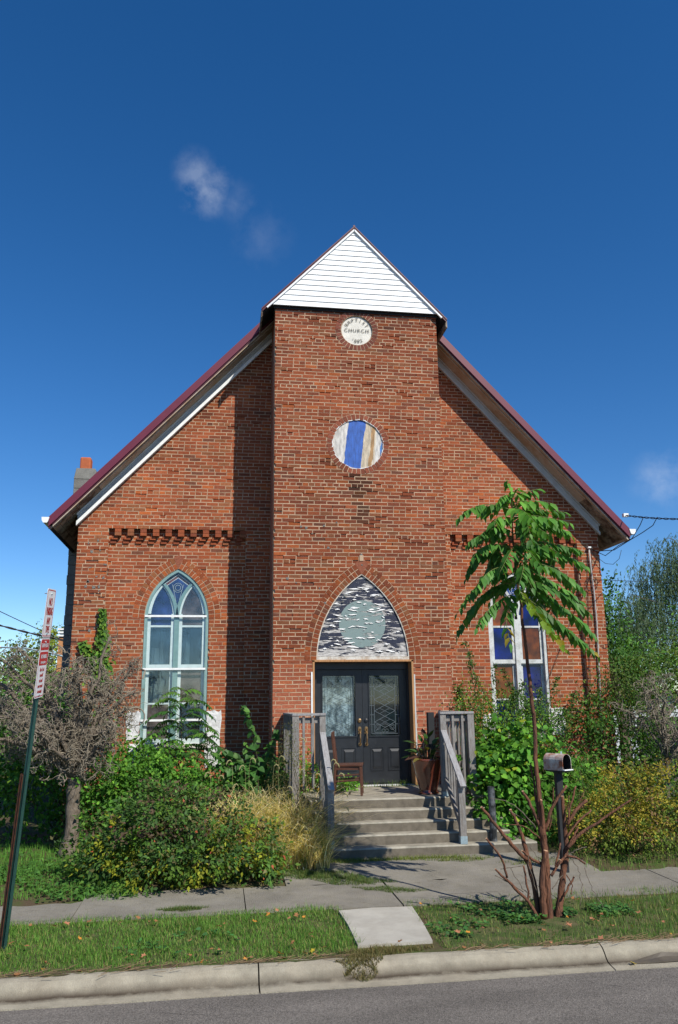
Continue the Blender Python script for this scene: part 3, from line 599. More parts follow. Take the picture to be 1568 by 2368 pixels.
# --- main roof
AP=11.17; SL=1.08; EX=5.425; YR=.62
def rz(x): return AP-SL*abs(x)
def slope_slab(b,x0,x1,t0,t1,y0,y1,col=None):
    # between vertical offsets t0>t1 below the roof line
    b.hexa([(x0,y0,rz(x0)+t1),(x1,y0,rz(x1)+t1),(x1,y1,rz(x1)+t1),(x0,y1,rz(x0)+t1),(x0,y0,rz(x0)+t0),(x1,y0,rz(x1)+t0),(x1,y1,rz(x1)+t0),(x0,y1,rz(x0)+t0)],col)
b=MB()
for s in (-1,1):
    x0,x1=(-EX,0) if s<0 else (0,EX)
    slope_slab(b,x0,x1,0,-.045,YR+.03,15.6)
    for k in range(26):        # standing seams
        yy=YR+.35+k*.58; slope_slab(b,x0,x1,.03,.001,yy,yy+.03)
roof=b.build('roof',M['maroon'],church)
for s in (-1,1):
    b=MB(); x0,x1=(-EX,-1.2) if s<0 else (1.2,EX); slope_slab(b,x0,x1,.012,-.165,YR,YR+.028); b.build('rake_trim',M['maroon'],church)
    b=MB(); slope_slab(b,x0,x1,-.165,-.20,YR+.03,YR+.06); b.build('rake_lip',M['maroon_dark'],church)
    b=MB(); slope_slab(b,x0*1 if s>0 else x0+.03,x1,-.20,-.228,YR+.045,YR+.12); b.build('rake_board',M['soffit'],church)
    # soffit planks (parallel to rake)
    b=MB(); w=(D0-.03-(YR+.12))/5
    for k in range(5): slope_slab(b,(-4.62 if s<0 else 1.2),(-1.2 if s<0 else 4.62),-.235+.003*(k%2),-.255,YR+.12+k*w,YR+.12+(k+1)*w-.006)
    b.build('soffit',M['soffit'],church)
    b=MB(); e=5.36; nn_=8; xa=4.62
    for k in range(nn_):
        a=xa+(e-xa)*k/nn_; c=xa+(e-xa)*(k+1)/nn_-.006
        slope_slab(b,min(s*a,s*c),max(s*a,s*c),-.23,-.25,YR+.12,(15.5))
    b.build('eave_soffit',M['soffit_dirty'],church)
    b=MB(); slope_slab(b,(-5.02 if s<0 else 1.4),(-1.4 if s<0 else 5.02),-.22,-.43,D0-.035,D0-.004); b.build('frieze_board',M['frieze'],church)
    b=MB(); slope_slab(b,(-5.03 if s<0 else 1.4),(-1.4 if s<0 else 5.03),-.24,-.28,D0-.075,D0-.036);slope_slab(b,(-5.03 if s<0 else 1.4),(-1.4 if s<0 else 5.03),(-.395 if s<0 else -.40),(-.475 if s<0 else -.46),D0-(.085 if s<0 else .06),D0-.002); b.build('frieze_moulding',M['white_paint'] if s<0 else M['frieze'],church)  # left run coloured whiter to carry the sunlit strip
    # gutter along the eave
    b=MB(); g=[(0,0),(.02,-.075),(.035,-.10),(.10,-.10),(.125,-.06),(.13,0),(.118,0),(.11,-.055),(.095,-.088),(.04,-.088),(.03,-.07),(.012,0)]
    gx=EX-.012; gz0=rz(EX)+.0
    outl=[(s*(gx+p[0]),gz0+p[1]) for p in g]
    n=len(outl); vs=[(x,YR-.01,z) for x,z in outl]+[(x,15.6,z) for x,z in outl]
    b.add(vs,[(i,(i+1)%n,(i+1)%n+n,i+n) for i in range(n)])
    b.poly([(s*(gx),gz0),(s*(gx+.02),gz0-.075),(s*(gx+.035),gz0-.10),(s*(gx+.10),gz0-.10),(s*(gx+.125),gz0-.06),(s*(gx+.13),gz0)],YR-.014,YR-.006)
    b.build('gutter',M['white_paint'],church)
    b=MB(); slope_slab(b,min(s*5.36,s*5.395),max(s*5.36,s*5.395),-.045,-.25,YR+.03,15.5); b.build('fascia',M['black_rough'] if s<0 else M['soffit'],church)
# --- tower roof with siding gable
TAp=11.015; TS=1.045; TY=-.11
def tz(x): return TAp-TS*abs(x-.0)
def tslab(b,x0,x1,t0,t1,y0,y1): b.hexa([(x0,y0,tz(x0)+t1),(x1,y0,tz(x1)+t1),(x1,y1,tz(x1)+t1),(x0,y1,tz(x0)+t1),(x0,y0,tz(x0)+t0),(x1,y0,tz(x1)+t0),(x1,y1,tz(x1)+t0),(x0,y1,tz(x0)+t0)])
b=MB(); tslab(b,-1.76,0,0,-.03,TY,4.2); tslab(b,0,1.76,0,-.03,TY,4.2)
tr=b.build('tower_roof',M['maroon_dark'],church)
b=MB(); tslab(b,-1.745,0,-.04,-.075,TY+.01,TY+.04); tslab(b,0,1.745,-.04,-.075,TY+.01,TY+.04); b.tube([(0,TY+.01,TAp+.004),(0,4.2,TAp+.004)],.022,6); b.build('ridge_cap',M['maroon_dark'],tr)
b=MB(); zb=9.278; nrow=15; hh=(TAp-.07-zb)/nrow
for k in range(nrow):
    z0=zb+k*hh; z1=z0+hh; w0=(TAp-.05-z0)/TS; w1=max(.001,(TAp-.05-z1)/TS)
    w0=min(w0,1.63); w1=min(w1,1.63)
    b.hexa([(-w0,-.080,z0),(w0,-.080,z0),(w0,-.02,z0),(-w0,-.02,z0),(-w1,-.066,z1),(w1,-.066,z1),(w1,-.02,z1),(-w1,-.02,z1)])
b.build('siding',M['vinyl'],church)
b=MB()
for s in (-1,1):
    xs_=[(0,TAp-.055),(s*1.66,TAp-.055-TS*1.66)]
    b.bar((0,-.092,TAp-.085),(s*1.66,-.092,TAp-.085-TS*1.66),.03,.035,up=(0,-1,0))
b.build('siding_trim',M['vinyl'],church)
b=MB(); b.box(-1.64,1.64,-.062,.05,9.266,9.276)
for s in (-1,1): tslab(b,min(s*1.50,s*1.74),max(s*1.50,s*1.74),-.06,-.085,-.07,3.6)
b.build('tower_soffit',M['black_rough'],church)
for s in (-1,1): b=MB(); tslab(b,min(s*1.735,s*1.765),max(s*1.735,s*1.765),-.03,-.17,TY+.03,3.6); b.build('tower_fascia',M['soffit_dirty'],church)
b=MB(); b.box(-1.56,1.56,-.02,.25,9.235,9.265); b.build('cornice_board',M['black_rough'],church)
for o in list(church.children):
    if o.name.split('.')[0] in ('tower_roof','siding','siding_trim','tower_soffit','tower_fascia'): o.location.x-=.035
# --- plaque with lettering
TX={}
def text_verts(s,size=1.0,space=1.0,font=None):
    key=(s,size,space)
    cu=bpy.data.curves.new('t','FONT'); cu.body=s; cu.size=size; cu.align_x='CENTER'; cu.align_y='CENTER'; cu.space_character=space; cu.resolution_u=3
    o=bpy.data.objects.new('t',cu); COL.objects.link(o); dg=bpy.context.evaluated_depsgraph_get(); dg.update()
    me=bpy.data.meshes.new_from_object(o.evaluated_get(dg)); vs=[tuple(v.co) for v in me.vertices]; fs=[tuple(p.vertices) for p in me.polygons]
    bpy.data.objects.remove(o); bpy.data.curves.remove(cu); bpy.data.meshes.remove(me); return vs,fs
def put_text(b,s,size,O,U,V,sx=1.0,space=1.0,bold=0):
    vs,fs=text_verts(s,size,space); O=Vector(O);U=Vector(U);V=Vector(V); Nn=U.cross(V)
    for k in ([0] if not bold else [-bold,0,bold]):
        b.add([O+U*(v[0]*sx+k)+V*v[1]+Nn*(.0006*(k!=0)) for v in vs],fs)
b=MB(); c=(-.005,-.012,8.885); b.lathe((c[0],0,c[2]),[(.0001,.03),(.285,.03),(.296,.038),(.302,.06),(.302,.2)],40,ax='y'); pq=b.build('plaque',M['stone'],church,smooth=False)
b=MB(); O=Vector((c[0],c[1]+.0285,c[2]))
for i,ch in enumerate('BAPTIST'):
    a=R(150-i*20); p=O+Vector((math.cos(a)*.215,0,math.sin(a)*.215)); t=a-math.pi/2
    put_text(b,ch,.095,p,(math.cos(t),0,math.sin(t)),(-math.sin(t),0,math.cos(t)),bold=.0015)
put_text(b,'CHURCH',.098,O,(1,0,0),(0,0,1),space=1.25,bold=.0015)
for i,ch in enumerate("'882"):
    a=R(248+i*15); p=O+Vector((math.cos(a)*.215,0,math.sin(a)*.215)); t=a+math.pi/2
    put_text(b,ch,.095,p,(math.cos(t),0,math.sin(t)),(-math.sin(t),0,math.cos(t)),bold=.0015)
b.build('lettering',M['stone_dk'],pq)
# --- boarded round window
rb=MB(); rb.lathe((0,0,0),[(.0001,0),(.465,0),(.465,.05)],48,ax='y')
me=bpy.data.meshes.new('round_board'); me.from_pydata([tuple(v) for v in rb.v],[],rb.f); me.materials.append(M['stripe']); o=bpy.data.objects.new('round_board',me); COL.objects.link(o); o.parent=church; o.location=(-.02,.02,6.645); ORG[o.name]=Vector((-.02,.02,6.645)); props(o,label='round wooden board with peeling blue and cream stripes')
b=MB(); b.v=[]
for i in range(60):
    a=2*math.pi*i/60; a2=2*math.pi*(i+1)/60; r=.46+random.uniform(-.006,.008)
    p=[(math.cos(q)*rr-.02,math.sin(q)*rr+6.645) for q in (a,a2) for rr in (r,r+.014)]
    b.hexa([(p[0][0],-.002,p[0][1]),(p[2][0],-.002,p[2][1]),(p[2][0],.03,p[2][1]),(p[0][0],.03,p[0][1]),(p[1][0],-.002,p[1][1]),(p[3][0],-.002,p[3][1]),(p[3][0],.03,p[3][1]),(p[1][0],.03,p[1][1])])
b.build('caulk_ring',M['plaster'],church)
# --- tympanum board over the door
def arch_outline(cx,zs,half,c,Rr,n=22,inset=0.0):
    Rr=Rr-inset; amax=math.acos(c/Rr); L=[(cx-(Rr*math.cos(amax*i/n)-c),zs+Rr*math.sin(amax*i/n)) for i in range(n+1)]
    return L+[(2*cx-x,z) for x,z in L[::-1][1:]]
ol=arch_outline(0,2.79,.8,.97,1.77,inset=.012)
ol=[(x,max(z,2.86)) for x,z in ol]
me=bpy.data.meshes.new('tympanum_board'); n=len(ol); vs=[(x,0,z-2.79) for x,z in ol]+[(x,.04,z-2.79) for x,z in ol]
me.from_pydata(vs,[],[tuple(range(n-1,-1,-1))]+[(i,(i+1)%n,(i+1)%n+n,i+n) for i in range(n)]); me.materials.append(M['tymp'])
ty=bpy.data.objects.new('tympanum_board',me); COL.objects.link(ty); ty.parent=church; ty.location=(0,.03,2.79); ORG[ty.name]=Vector((0,.03,2.79))
ty['label']='pointed arch board with peeling navy and white paint above the doors'
fl=MB()
for i in range(85):      # curled paint flakes standing off the board
    z=random.uniform(.1,1.3); w=arc_hw(z,.8,.97,1.77)-.06
    if w<.05: continue
    x=random.uniform(-w,w); l=random.uniform(.03,.20)*(1 if abs(x)<w*.8 else .5); h=random.uniform(.006,.016); tilt=random.gauss(0,.18)
    if random.random()<.15: tilt=random.uniform(-1.2,1.2); l*=.5
    k=5; top=[];bot=[]
    for q in range(k+1):
        s=q/k-.5; xx=x+s*l*math.cos(tilt); zz=z+s*l*math.sin(tilt)+random.gauss(0,.003); cur=h*(1-abs(s)*1.7)+.002
        top.append((xx,-.003,zz+cur)); bot.append((xx,-.004-random.uniform(.004,.014),zz-cur*.7))
    vs=[(p[0],p[1]+.03,p[2]+2.79) for p in top+bot]; fl.add(vs,[(q,q+1,q+k+2,q+k+1) for q in range(k)])
flm=mat('paint_flakes',(.66,.66,.65),.7,.3,noise=.15,nscale=30)
fl.build('paint_flake',flm,ty,kind='stuff')
b=MB(); b.box(-.79,.79,.0,.06,2.80,2.855); b.build('tympanum_sill',M['peeling'],church)
b=MB(); a_=arch_outline(0,2.79,.8,.97,1.77,inset=.0); c_=arch_outline(0,2.79,.8,.97,1.77,inset=.014); b.band(a_,c_,.004,.05); b.build('arch_trim',M['peeling'],church)
# --- door frame & doors
b=MB(); b.box(-.868,-.835,-.008,.30,.72,2.79); b.box(.835,.868,-.008,.30,.72,2.79); b.box(-.868,.868,-.008,.30,2.767,2.80); b.build('door_casing',M['rawwood'],church)
b=MB(); b.box(-.895,-.870,-.012,.03,.95,2.60); b.build('jamb_strip',M['white_paint'],church)
b=MB(); b.box(.870,.892,-.006,.03,.8,2.55); b.build('jamb_strip',M['frieze'],church)
b=MB(); b.box(-.833,.833,.24,.40,2.65,2.765); b.box(-.833,-.775,.24,.40,.75,2.65); b.box(.80,.833,.24,.40,.75,2.65); b.box(-.833,.833,.24,.45,.70,.765); b.build('door_frame',M['black'],church)
b=MB(); b.box(-.82,.84,.02,.24,.70,.752); b.build('door_threshold',M['plaster'],church)
def moulding(b,x0,x1,z0,z1,y,w=.022,d=.014):
    b.box(x0-w,x0,y-d,y,z0-w,z1+w); b.box(x1,x1+w,y-d,y,z0-w,z1+w); b.box(x0,x1,y-d,y,z0-w,z0); b.box(x0,x1,y-d,y,z1,z1+w)
def door(x0,x1,hs,glsmat,label):
    gx0,gx1,gz0,gz1=x0+.125,x1-.125,1.54,2.54
    if hs<0: gx0,gx1=x0+.11,x1-.12
    b=MB(); Y=.30
    b.box(x0,gx0,Y,Y+.045,.77,2.645); b.box(gx1,x1,Y,Y+.045,.77,2.645); b.box(gx0,gx1,Y,Y+.045,gz1,2.645); b.box(gx0,gx1,Y,Y+.045,.77,gz0)
    moulding(b,gx0,gx1,gz0,gz1,Y)
    pw=(gx1-gx0-.12)/2
    for k in range(2):
        px=gx0+.01+k*(pw+.10); moulding(b,px,px+pw,.98,1.34,Y,.012,.008); 
        b.hexa([(px+.02,Y,1.0),(px+pw-.02,Y,1.0),(px+pw-.02,Y+.001,1.0),(px+.02,Y+.001,1.0)]+[(px+.02,Y,1.32),(px+pw-.02,Y,1.32),(px+pw-.02,Y+.001,1.32),(px+.02,Y+.001,1.32)])
        i0,i1,j0,j1=px+.045,px+pw-.045,1.04,1.28; o0,o1,q0,q1=px+.02,px+pw-.02,1.0,1.32
        P=[(o0,Y-.001,q0),(o1,Y-.001,q0),(o1,Y-.001,q1),(o0,Y-.001,q1),(i0,Y-.013,j0),(i1,Y-.013,j0),(i1,Y-.013,j1),(i0,Y-.013,j1)]
        b.add(P,[(4,5,6,7),(0,1,5,4),(1,2,6,5),(2,3,7,6),(3,0,4,7)])
    dr=b.build('door',M['black'],church,label=label)
    b=MB(); b.box(gx0,gx1,Y+.02,Y+.026,gz0,gz1); b.build('door_glass',glsmat,dr)
    # leaded pattern
    b=MB(); yl=Y+.014; t=.0055
    def ln(p,q,w=t): b.bar((p[0],yl,p[1]),(q[0],yl,q[1]),w,w*.8,up=(0,1,0))
    bx0,bx1,bz0,bz1=gx0+.03,gx1-.03,gz0+.03,gz1-.03
    for (X0,X1,Z0,Z1) in ((bx0,bx1,bz0,bz1),(bx0+.05,bx1-.05,bz0+.02,bz1-.02)):
        ln((X0,Z0),(X1,Z0));ln((X0,Z1),(X1,Z1));ln((X0,Z0),(X0,Z1));ln((X1,Z0),(X1,Z1))
    for k in range(1,6):
        z=bz0+(bz1-bz0)*k/6; ln((gx0,z),(bx0+.05,z)); ln((bx1-.05,z),(gx1,z))
    ix0,ix1,iz0,iz1=bx0+.05,bx1-.05,bz0+.02,bz1-.02; mw=(ix0+ix1)/2; hw=(ix1-ix0)/2; nd=4; dz=(iz1-iz0-.16)/nd; zc=iz0+.08
    for k in range(nd+1):
        z=zc+dz*k
        if k<nd:
            ln((mw,z),(ix1,z+dz/2)); ln((mw,z),(ix0,z+dz/2)); ln((mw,z+dz),(ix1,z+dz/2)); ln((mw,z+dz),(ix0,z+dz/2))
            ln((mw-hw/2,z+dz*.25),(mw+hw/2,z+dz*.75),t*.8); ln((mw+hw/2,z+dz*.25),(mw-hw/2,z+dz*.75),t*.8)
    for (sx,cz,sz) in ((-1,iz0+.09,1),(1,iz0+.09,1),(-1,iz1-.09,-1),(1,iz1-.09,-1)):
        cx=mw+sx*(hw-.055)
        for rr in (.045,.022): b.tube([(cx+rr*math.cos(a*.5236),yl,cz+rr*math.sin(a*.5236)) for a in range(13)],.003,4)
        b.tube([(mw+sx*hw*(1-q/8)*.9,yl,cz-sz*(.07-.12*math.sin(q/8*1.5))) for q in range(9)],.003,4)
    for zz in (iz0+.03,iz1-.03):
        for sx in (-.03,.03): b.tube([(mw+sx+.026*math.cos(a*.5236),yl,zz+.026*math.sin(a*.5236)) for a in range(13)],.003,4)
    b.build('leaded_pattern',M['lead'] if hs>0 else M['lead_dark'],dr)
    # handle, deadbolt
    hx=x1-.055 if hs<0 else x0+.055
    b=MB(); b.lathe((hx,Y-.0,1.40),[(.03,0),(.03,-.012),(.001,-.016)],16,ax='y'); b.tube([(hx,Y-.01,1.60),(hx,Y-.055,1.575),(hx,Y-.07,1.50),(hx,Y-.06,1.43),(hx,Y-.01,1.40)],[.012,.012,.013,.012,.012],8)
    b.box(hx-.028,hx+.028,Y-.012,Y,1.57,1.66); b.lathe((hx,Y,1.665),[(.028,0),(.028,-.012),(.001,-.014)],16,ax='y'); b.bar((hx,Y-.03,1.62),(hx,Y-.05,1.66),.02,.006)
    b.build('handle',M['brass'],dr,smooth=False)
    b=MB(); b.lathe((hx,Y,1.79),[(.034,0),(.034,-.014),(.018,-.024),(.001,-.024)],18,ax='y'); b.build('deadbolt',M['brass'] if hs<0 else M['black'],dr)
door(-.775,.022,-1,M['g_sheer'],'left black door leaf with pale curtain behind its leaded glass')
door(.026,.80,1,M['g_door'],'right black door leaf with dark leaded glass')
# curtain behind left door
def curtain(x0,x1,y,z0,z1,n=40,amp=.02,fr=40,name='curtain',m='curtain',parent=church):
    b=MB(); vs=[]
    for i in range(n+1):
        x=x0+(x1-x0)*i/n; yy=y+amp*math.sin(x*fr)+amp*.4*math.sin(x*fr*2.7+1)
        vs+=[(x,yy,z0),(x+.02*math.sin(x*9),yy+.01,z1)]
    b.add(vs,[(2*i,2*i+2,2*i+3,2*i+1) for i in range(n)]); return b.build(name,M[m],parent,smooth=True)
M['dcurt']=mat('door_curtain',(.52,.62,.65),.9,.1,col2=(.06,.10,.12),nscale=5.5,stretch=(1.6,1,.9))
curtain(-.70,-.10,.355,1.50,2.58,m='dcurt',amp=.006,fr=25)
b=MB(); b.box(-.95,.95,1.0,1.05,.7,2.9); b.box(-.95,.95,.42,1.0,.70,.74); b.build('porch_interior',M['dark'],church)
# --- arched windows
def sash_arch_panel(cx,side,y):     # lancet light outline between frame arc and mullion arc
    pass
def win(cx,left,label):
    zs=CW['zs']; zb=CW['zb']; Y0=PAN+.045
    oo=arch_outline(cx,zs,.57,.425,.995); ii=arch_outline(cx,zs,.57,.425,.995,inset=.052)
    oo=[(cx-.57,zb)]+oo+[(cx+.57,zb)]; ii=[(cx-.518,zb)]+ii+[(cx+.518,zb)]
    fm=M['teal'] if left else M['old_white']
    b=MB(); b.band(oo,ii,Y0-.03,Y0+.12); b.box(cx-.045,cx+.045,Y0-.01,Y0+.10,zb,zs+.02)
    # Y tracery: two arcs rising from the mullion and leaning out to the frame
    def trac(s,r0,r1,n=14):
        a=[];c=[]
        Rr=.995; ccx=cx+s*.57  # arc from mullion towards side s, concave
        for i in range(n+1):
            h=.62*i/n
            xx=lambda e: cx+s*( (.0+e) + (Rr-math.sqrt(Rr*Rr-h*h))*1.08 )
            a.append((xx(r0),zs+h)); c.append((xx(r1),zs+h))
        return a,c
    for s in (-1,1):
        a,c=trac(s,-.028,.035); b.band(a,c,Y0-.012,Y0+.10)
    w=b.build('window',fm,church,label=label)
    # sashes
    sm=M['white_paint'] if left else M['old_white']
    b=MB(); y=Y0+.015
    for s in (-1,1):
        xi=cx+s*.045; xo=cx+s*.516; x0,x1=min(xi,xo),max(xi,xo)
        zt=zs-.02; zm=2.72 if left else 2.78
        t=.055
        # upper sash (slightly lowered, shows as a frame) and lower sash
        b.box(x0,x0+t,y,y+.04,zm,zt+.1); b.box(x1-t,x1,y,y+.04,zm,zt+.1); b.box(x0+t,x1-t,y,y+.04,zm,zm+.075); b.box(x0+t,x1-t,y,y+.03,zs-.16,zs-.125)
        b.box(x0,x0+t,y+.045,y+.08,zb,zm+.03); b.box(x1-t,x1,y+.045,y+.08,zb,zm+.03); b.box(x0+t,x1-t,y+.045,y+.08,zb,zb+.09); b.box(x0+t,x1-t,y+.045,y+.08,zm-.02,zm+.03)
        b.box(x0+t,x1-t,y+.045,y+.08,2.10,2.13)
        # curved head rails of the sash
        n=12; oa=[];ob=[]
        for i in range(n+1):
            h=.60*i/n; wo=arc_hw(h,.57,.425,.995-.052); wi=(.995-math.sqrt(.995**2-h*h))*1.08+.035
            oa.append((cx+s*wo,zs+h)); ob.append((cx+s*max(wo-.052,wi),zs+h))
        b.band(oa,ob,y,y+.04)
        ob2=[];oc=[]
        for i in range(n+1):
            h=.60*i/n; wi=(.995-math.sqrt(.995**2-h*h))*1.08+.036; wo=arc_hw(h,.57,.425,.995-.052)
            ob2.append((cx+s*wi,zs+h)); oc.append((cx+s*min(wi+.035,wo),zs+h))
        b.band(ob2,oc,y+.004,y+.04)
    b.build('sash',sm,w)
    # panes
    def quad(x0,x1,z0,z1,yy,m,nm='pane'): q=MB(); q.box(x0,x1,yy,yy+.004,z0,z1); return q.build(nm,m,w)
    def lancet(s,m):
        q=MB(); n=12; pa=[];pb=[]
        for i in range(n+1):
            h=.60*i/n; pa.append((cx+s*max(arc_hw(h,.57,.425,.995-.07),0),zs-.14*(i==0)+h)); pb.append((cx+s*((.995-math.sqrt(.995**2-h*h))*1.08+.05),zs-.14*(i==0)+h))
        q.band(pa,pb,y+.018,y+.022); return q.build('pane',m,w)
    cm_= [ (M['g_blue'],M['g_mauve']),(M['g_skytint'],M['g_skytint']),(M['g_skytint'],M['g_mauve']),(M['g_mauve'],M['g_skytint'])] if left else [(M['g_amber'],M['g_cobalt']),(M['g_cobalt'],M['g_amber']),(M['g_amber'],M['g_cobalt']),(M['g_cobalt'],M['g_skytint'])]
    for k,s in enumerate((-1,1)):
        xi=cx+s*.09; xo=cx+s*.47; x0,x1=min(xi,xo),max(xi,xo); zm=2.72 if left else 2.78
        lancet(s,cm_[0][k]); quad(x0,x1,zs-.125,zs+.0,y+.026,cm_[0][k]); quad(x0,x1,zm+.07,zs-.155,y+.016,cm_[1][k]); quad(x0,x1,2.13,zm-.02,y+.06,cm_[2][k]); quad(x0,x1,zb+.09,2.10,y+.06,cm_[3][k])
    # kite pane with brown-red border
    q=MB(); top=zs+.80; kz_=[(cx,zs+.12),(cx+.245,zs+.62),(cx,top),(cx-.245,zs+.62)]
    q.poly(kz_,y+.02,y+.03); q.build('kite_border',M['redtrim'],w)
    sc_=lambda p,f,c=(cx,zs+.55):(c[0]+(p[0]-c[0])*f,c[1]+(p[1]-c[1])*f)
    q=MB(); q.band([sc_(p,.80) for p in kz_],[sc_(p,.76) for p in kz_],y+.012,y+.019,closed=True)
    for rr in (.05,.085): q.tube([(cx+rr*math.cos(a*.5236),y+.011,zs+.56+rr*math.sin(a*.5236)) for a in range(13)],.003,4)
    q.bar((cx-.10,y+.012,zs+.62),(cx,y+.012,zs+.2),.004,.004,up=(0,1,0)); q.bar((cx+.10,y+.012,zs+.62),(cx,y+.012,zs+.2),.004,.004,up=(0,1,0))
    q.band([sc_(p,1.04) for p in kz_],[sc_(p,1.0) for p in kz_],y+.008,y+.018,closed=True)
    q.build('kite_tracery',M['white_paint'],w)
    q=MB(); q.poly([sc_(p,.78) for p in kz_],y+.013,y+.019); q.build('kite_glass',M['g_blue'],w)
    # header filler
    q=MB(); q.poly([(cx-.42,zs+.02),(cx+.42,zs+.02),(cx+.40,zs+.5),(cx+.25,zs+.72),(cx,zs+.86),(cx-.25,zs+.72),(cx-.40,zs+.5)],Y0+.11,Y0+.118); q.build('head_backing',M['dark'],w)
    q=MB(); q.box(cx-.60,cx+.60,PAN-.04,PAN+.14,zb-.07,zb); q.build('sill',M['peeling'],w)
    if left:
        for z in (3.655,2.715,1.83): q=MB(); q.box(cx-.565,cx+.535,PAN-.004,PAN+.012,z-.018,z+.018); q.build('storm_bar',M['white_paint'],w)
        q=MB(); oo2=arch_outline(cx,zs,.57,.425,.995,inset=.02); pts=[(cx-.55,zb+.02)]+oo2+[(cx+.53,zb+.02)]
        q.poly([(x,z) for x,z in pts],PAN+.013,PAN+.016); q.build('storm_pane',M['g_storm'],w)
    q=MB(); q.box(cx-.575,cx-.572,PAN+.02,PAN+.3,zb,zs); 
    return w
win(WINC[0],True,'left pointed arch window with teal frame and white storm bars')
win(WINC[1],False,'right pointed arch window with blue and amber panes behind the sapling')
for k,(x0,x1,z0,z1) in enumerate(((-3.62,-3.42,1.5,3.1),(-3.50,-3.35,2.8,3.4),(-3.05,-2.95,1.5,3.35),(-2.80,-2.70,2.3,3.3))):
    curtain(x0,x1,1.50,z0,z1,n=18,amp=.025,fr=55)
# white plaster patches at the lower corners of the windows
def patch(pts,y):
    b=MB(); b.poly(pts,y-.012,y+.01); return b.build('plaster_patch',M['plaster'],church)
def rough_rect(x0,x1,z0,z1,n=7,a=.02):
    p=[(x0+(x1-x0)*i/n,z0+random.uniform(-a,a)) for i in range(n)]+[(x1+random.uniform(-a,a),z0+(z1-z0)*i/n) for i in range(n)]+[(x1-(x1-x0)*i/n,z1+random.uniform(-a,a)) for i in range(n)]+[(x0+random.uniform(-a,a),z1-(z1-z0)*i/n) for i in range(n)]
    return p
patch(rough_rect(-3.99,-3.77,1.50,1.98),PAN); patch(rough_rect(-2.63,-2.37,1.02,1.98),PAN); patch(rough_rect(-3.95,-3.6,1.02,1.45),PAN)
patch(rough_rect(3.805,4.05,1.45,1.95),PAN); patch(rough_rect(2.45,2.66,1.0,1.85),PAN)
# mortar smears on the left pier
b=MB()
for i in range(26):
    x=random.uniform(-4.85,-4.52); z=random.uniform(2.6,5.0); w=random.uniform(.02,.06); h=random.uniform(.015,.05); b=MB(); b.poly(rough_rect(x,x+w,z,z+h,3,.008),D0-.004,D0+.004); b.build('mortar_smear',M['block'],church)
for i in range(14):
    x=random.uniform(-1.4,.2); z=random.uniform(3.7,5.2); w=random.uniform(.02,.05); b=MB(); b.poly(rough_rect(x,x+w,z,z+w*.9,3,.006),-.006,.003); b.build('mortar_smear',M['block'],church)
# --- chimney
b=MB(); y0,y1=2.9,3.45
zz=.05; k=0
while zz<6.6:
    o_=random.uniform(-.008,.008); b.box(-5.47+o_,-4.99,y0+o_,y1,zz,zz+.196); zz+=.2
b.hexa([(-5.47,y0,zz),(-4.99,y0,zz),(-4.99,y1,zz),(-5.47,y1,zz),(-5.44,y0+.06,zz+.25),(-5.06,y0+.06,zz+.25),(-5.06,y1-.06,zz+.25),(-5.44,y1-.06,zz+.25)])
ch=b.build('chimney',M['block'],church,bevel=.01)
b=MB(); b.box(-5.39,-5.17,y0+.14,y1-.16,zz+.2,zz+.52); b.build('flue_pot',M['flue'],ch,bevel=.03)
# --- conduit and service cable on right pier
b=MB(); pts=[at(1362,1268,D0-.04),at(1366,1310,D0-.035),at(1374,1370,D0-.035),at(1380,1440,D0-.035),at(1386,1560,D0-.035),at(1392,1720,D0-.035)]
b.tube(pts,.017,8); cnd=b.build('conduit',M['pipe'],church,smooth=True)
b=MB(); p=pts[0]; b.box(p.x-.03,p.x+.03,p.y-.04,p.y+.03,p.z,p.z+.03); b.build('conduit_cap',M['white_paint'],cnd)
b=MB(); b.tube([at(1358,1285,D0-.02),at(1360,1400,D0-.02),at(1366,1600,D0-.02)],.006,5); b.tube([at(1368,1260,D0-.05)]+[at(1368+14*math.cos(a)-0,1350+18*math.sin(a),D0-.03) for a in np.linspace(-1.5,4.7,12)],.006,5); b.build('cable_loop',M['wire'],cnd)
b=MB(); p=at(1447,1192,YR-.02); b.box(p.x-.06,p.x+.04,p.y-.04,p.y+.03,p.z-.03,p.z+.035); b.build('cable_bracket',M['white_paint'],church)
# --- service cables
def catenary(a,b_,sag,n=30): 
    a=Vector(a); b_=Vector(b_); return [a.lerp(b_,i/n)-Vector((0,0,sag*4*(i/n)*(1-i/n))) for i in range(n+1)]
A=at(1447,1192,YR-.05); far=at(1700,1196,-3.0)
b=MB()
core=catenary(A,far,.05,60)
for k in range(2):
    b.tube([p+Vector((0,.012*math.cos(i*.8+k*3.14),.012*math.sin(i*.8+k*3.14))) for i,p in enumerate(core)],.008,5)
b.tube([at(1488,1196,YR-.6),at(1480,1215,YR-.4),at(1462,1245,YR-.1),at(1430,1262,YR+.1),at(1400,1285,D0),at(1368,1270,D0-.02)],.008,5)
b.tube([at(1520,1196,YR-.9),at(1510,1215,YR-.5),at(1485,1232,YR-.2),at(1455,1250,YR),at(1420,1272,YR+.2),at(1390,1274,D0-.05)],.008,5)
b.tube([at(1437,1272,YR+.2),at(1432,1292,YR+.2),at(1418,1305,YR+.3),at(1400,1303,D0-.1),at(1380,1288,D0-.06),at(1366,1272,D0-.04)],.005,5)
b.build('service_cable',M['wire'],smooth=True,label='twisted black power cable drooping from the right eave of the church',cat='cable')
b=MB(); b.tube(catenary(at(1372,1340,D0-.06),at(1750,1343,6.0),.05,30),.006,5); b.build('telephone_cable',M['wire'],smooth=True,label='single thin black cable running level past the right wall corner',cat='cable')
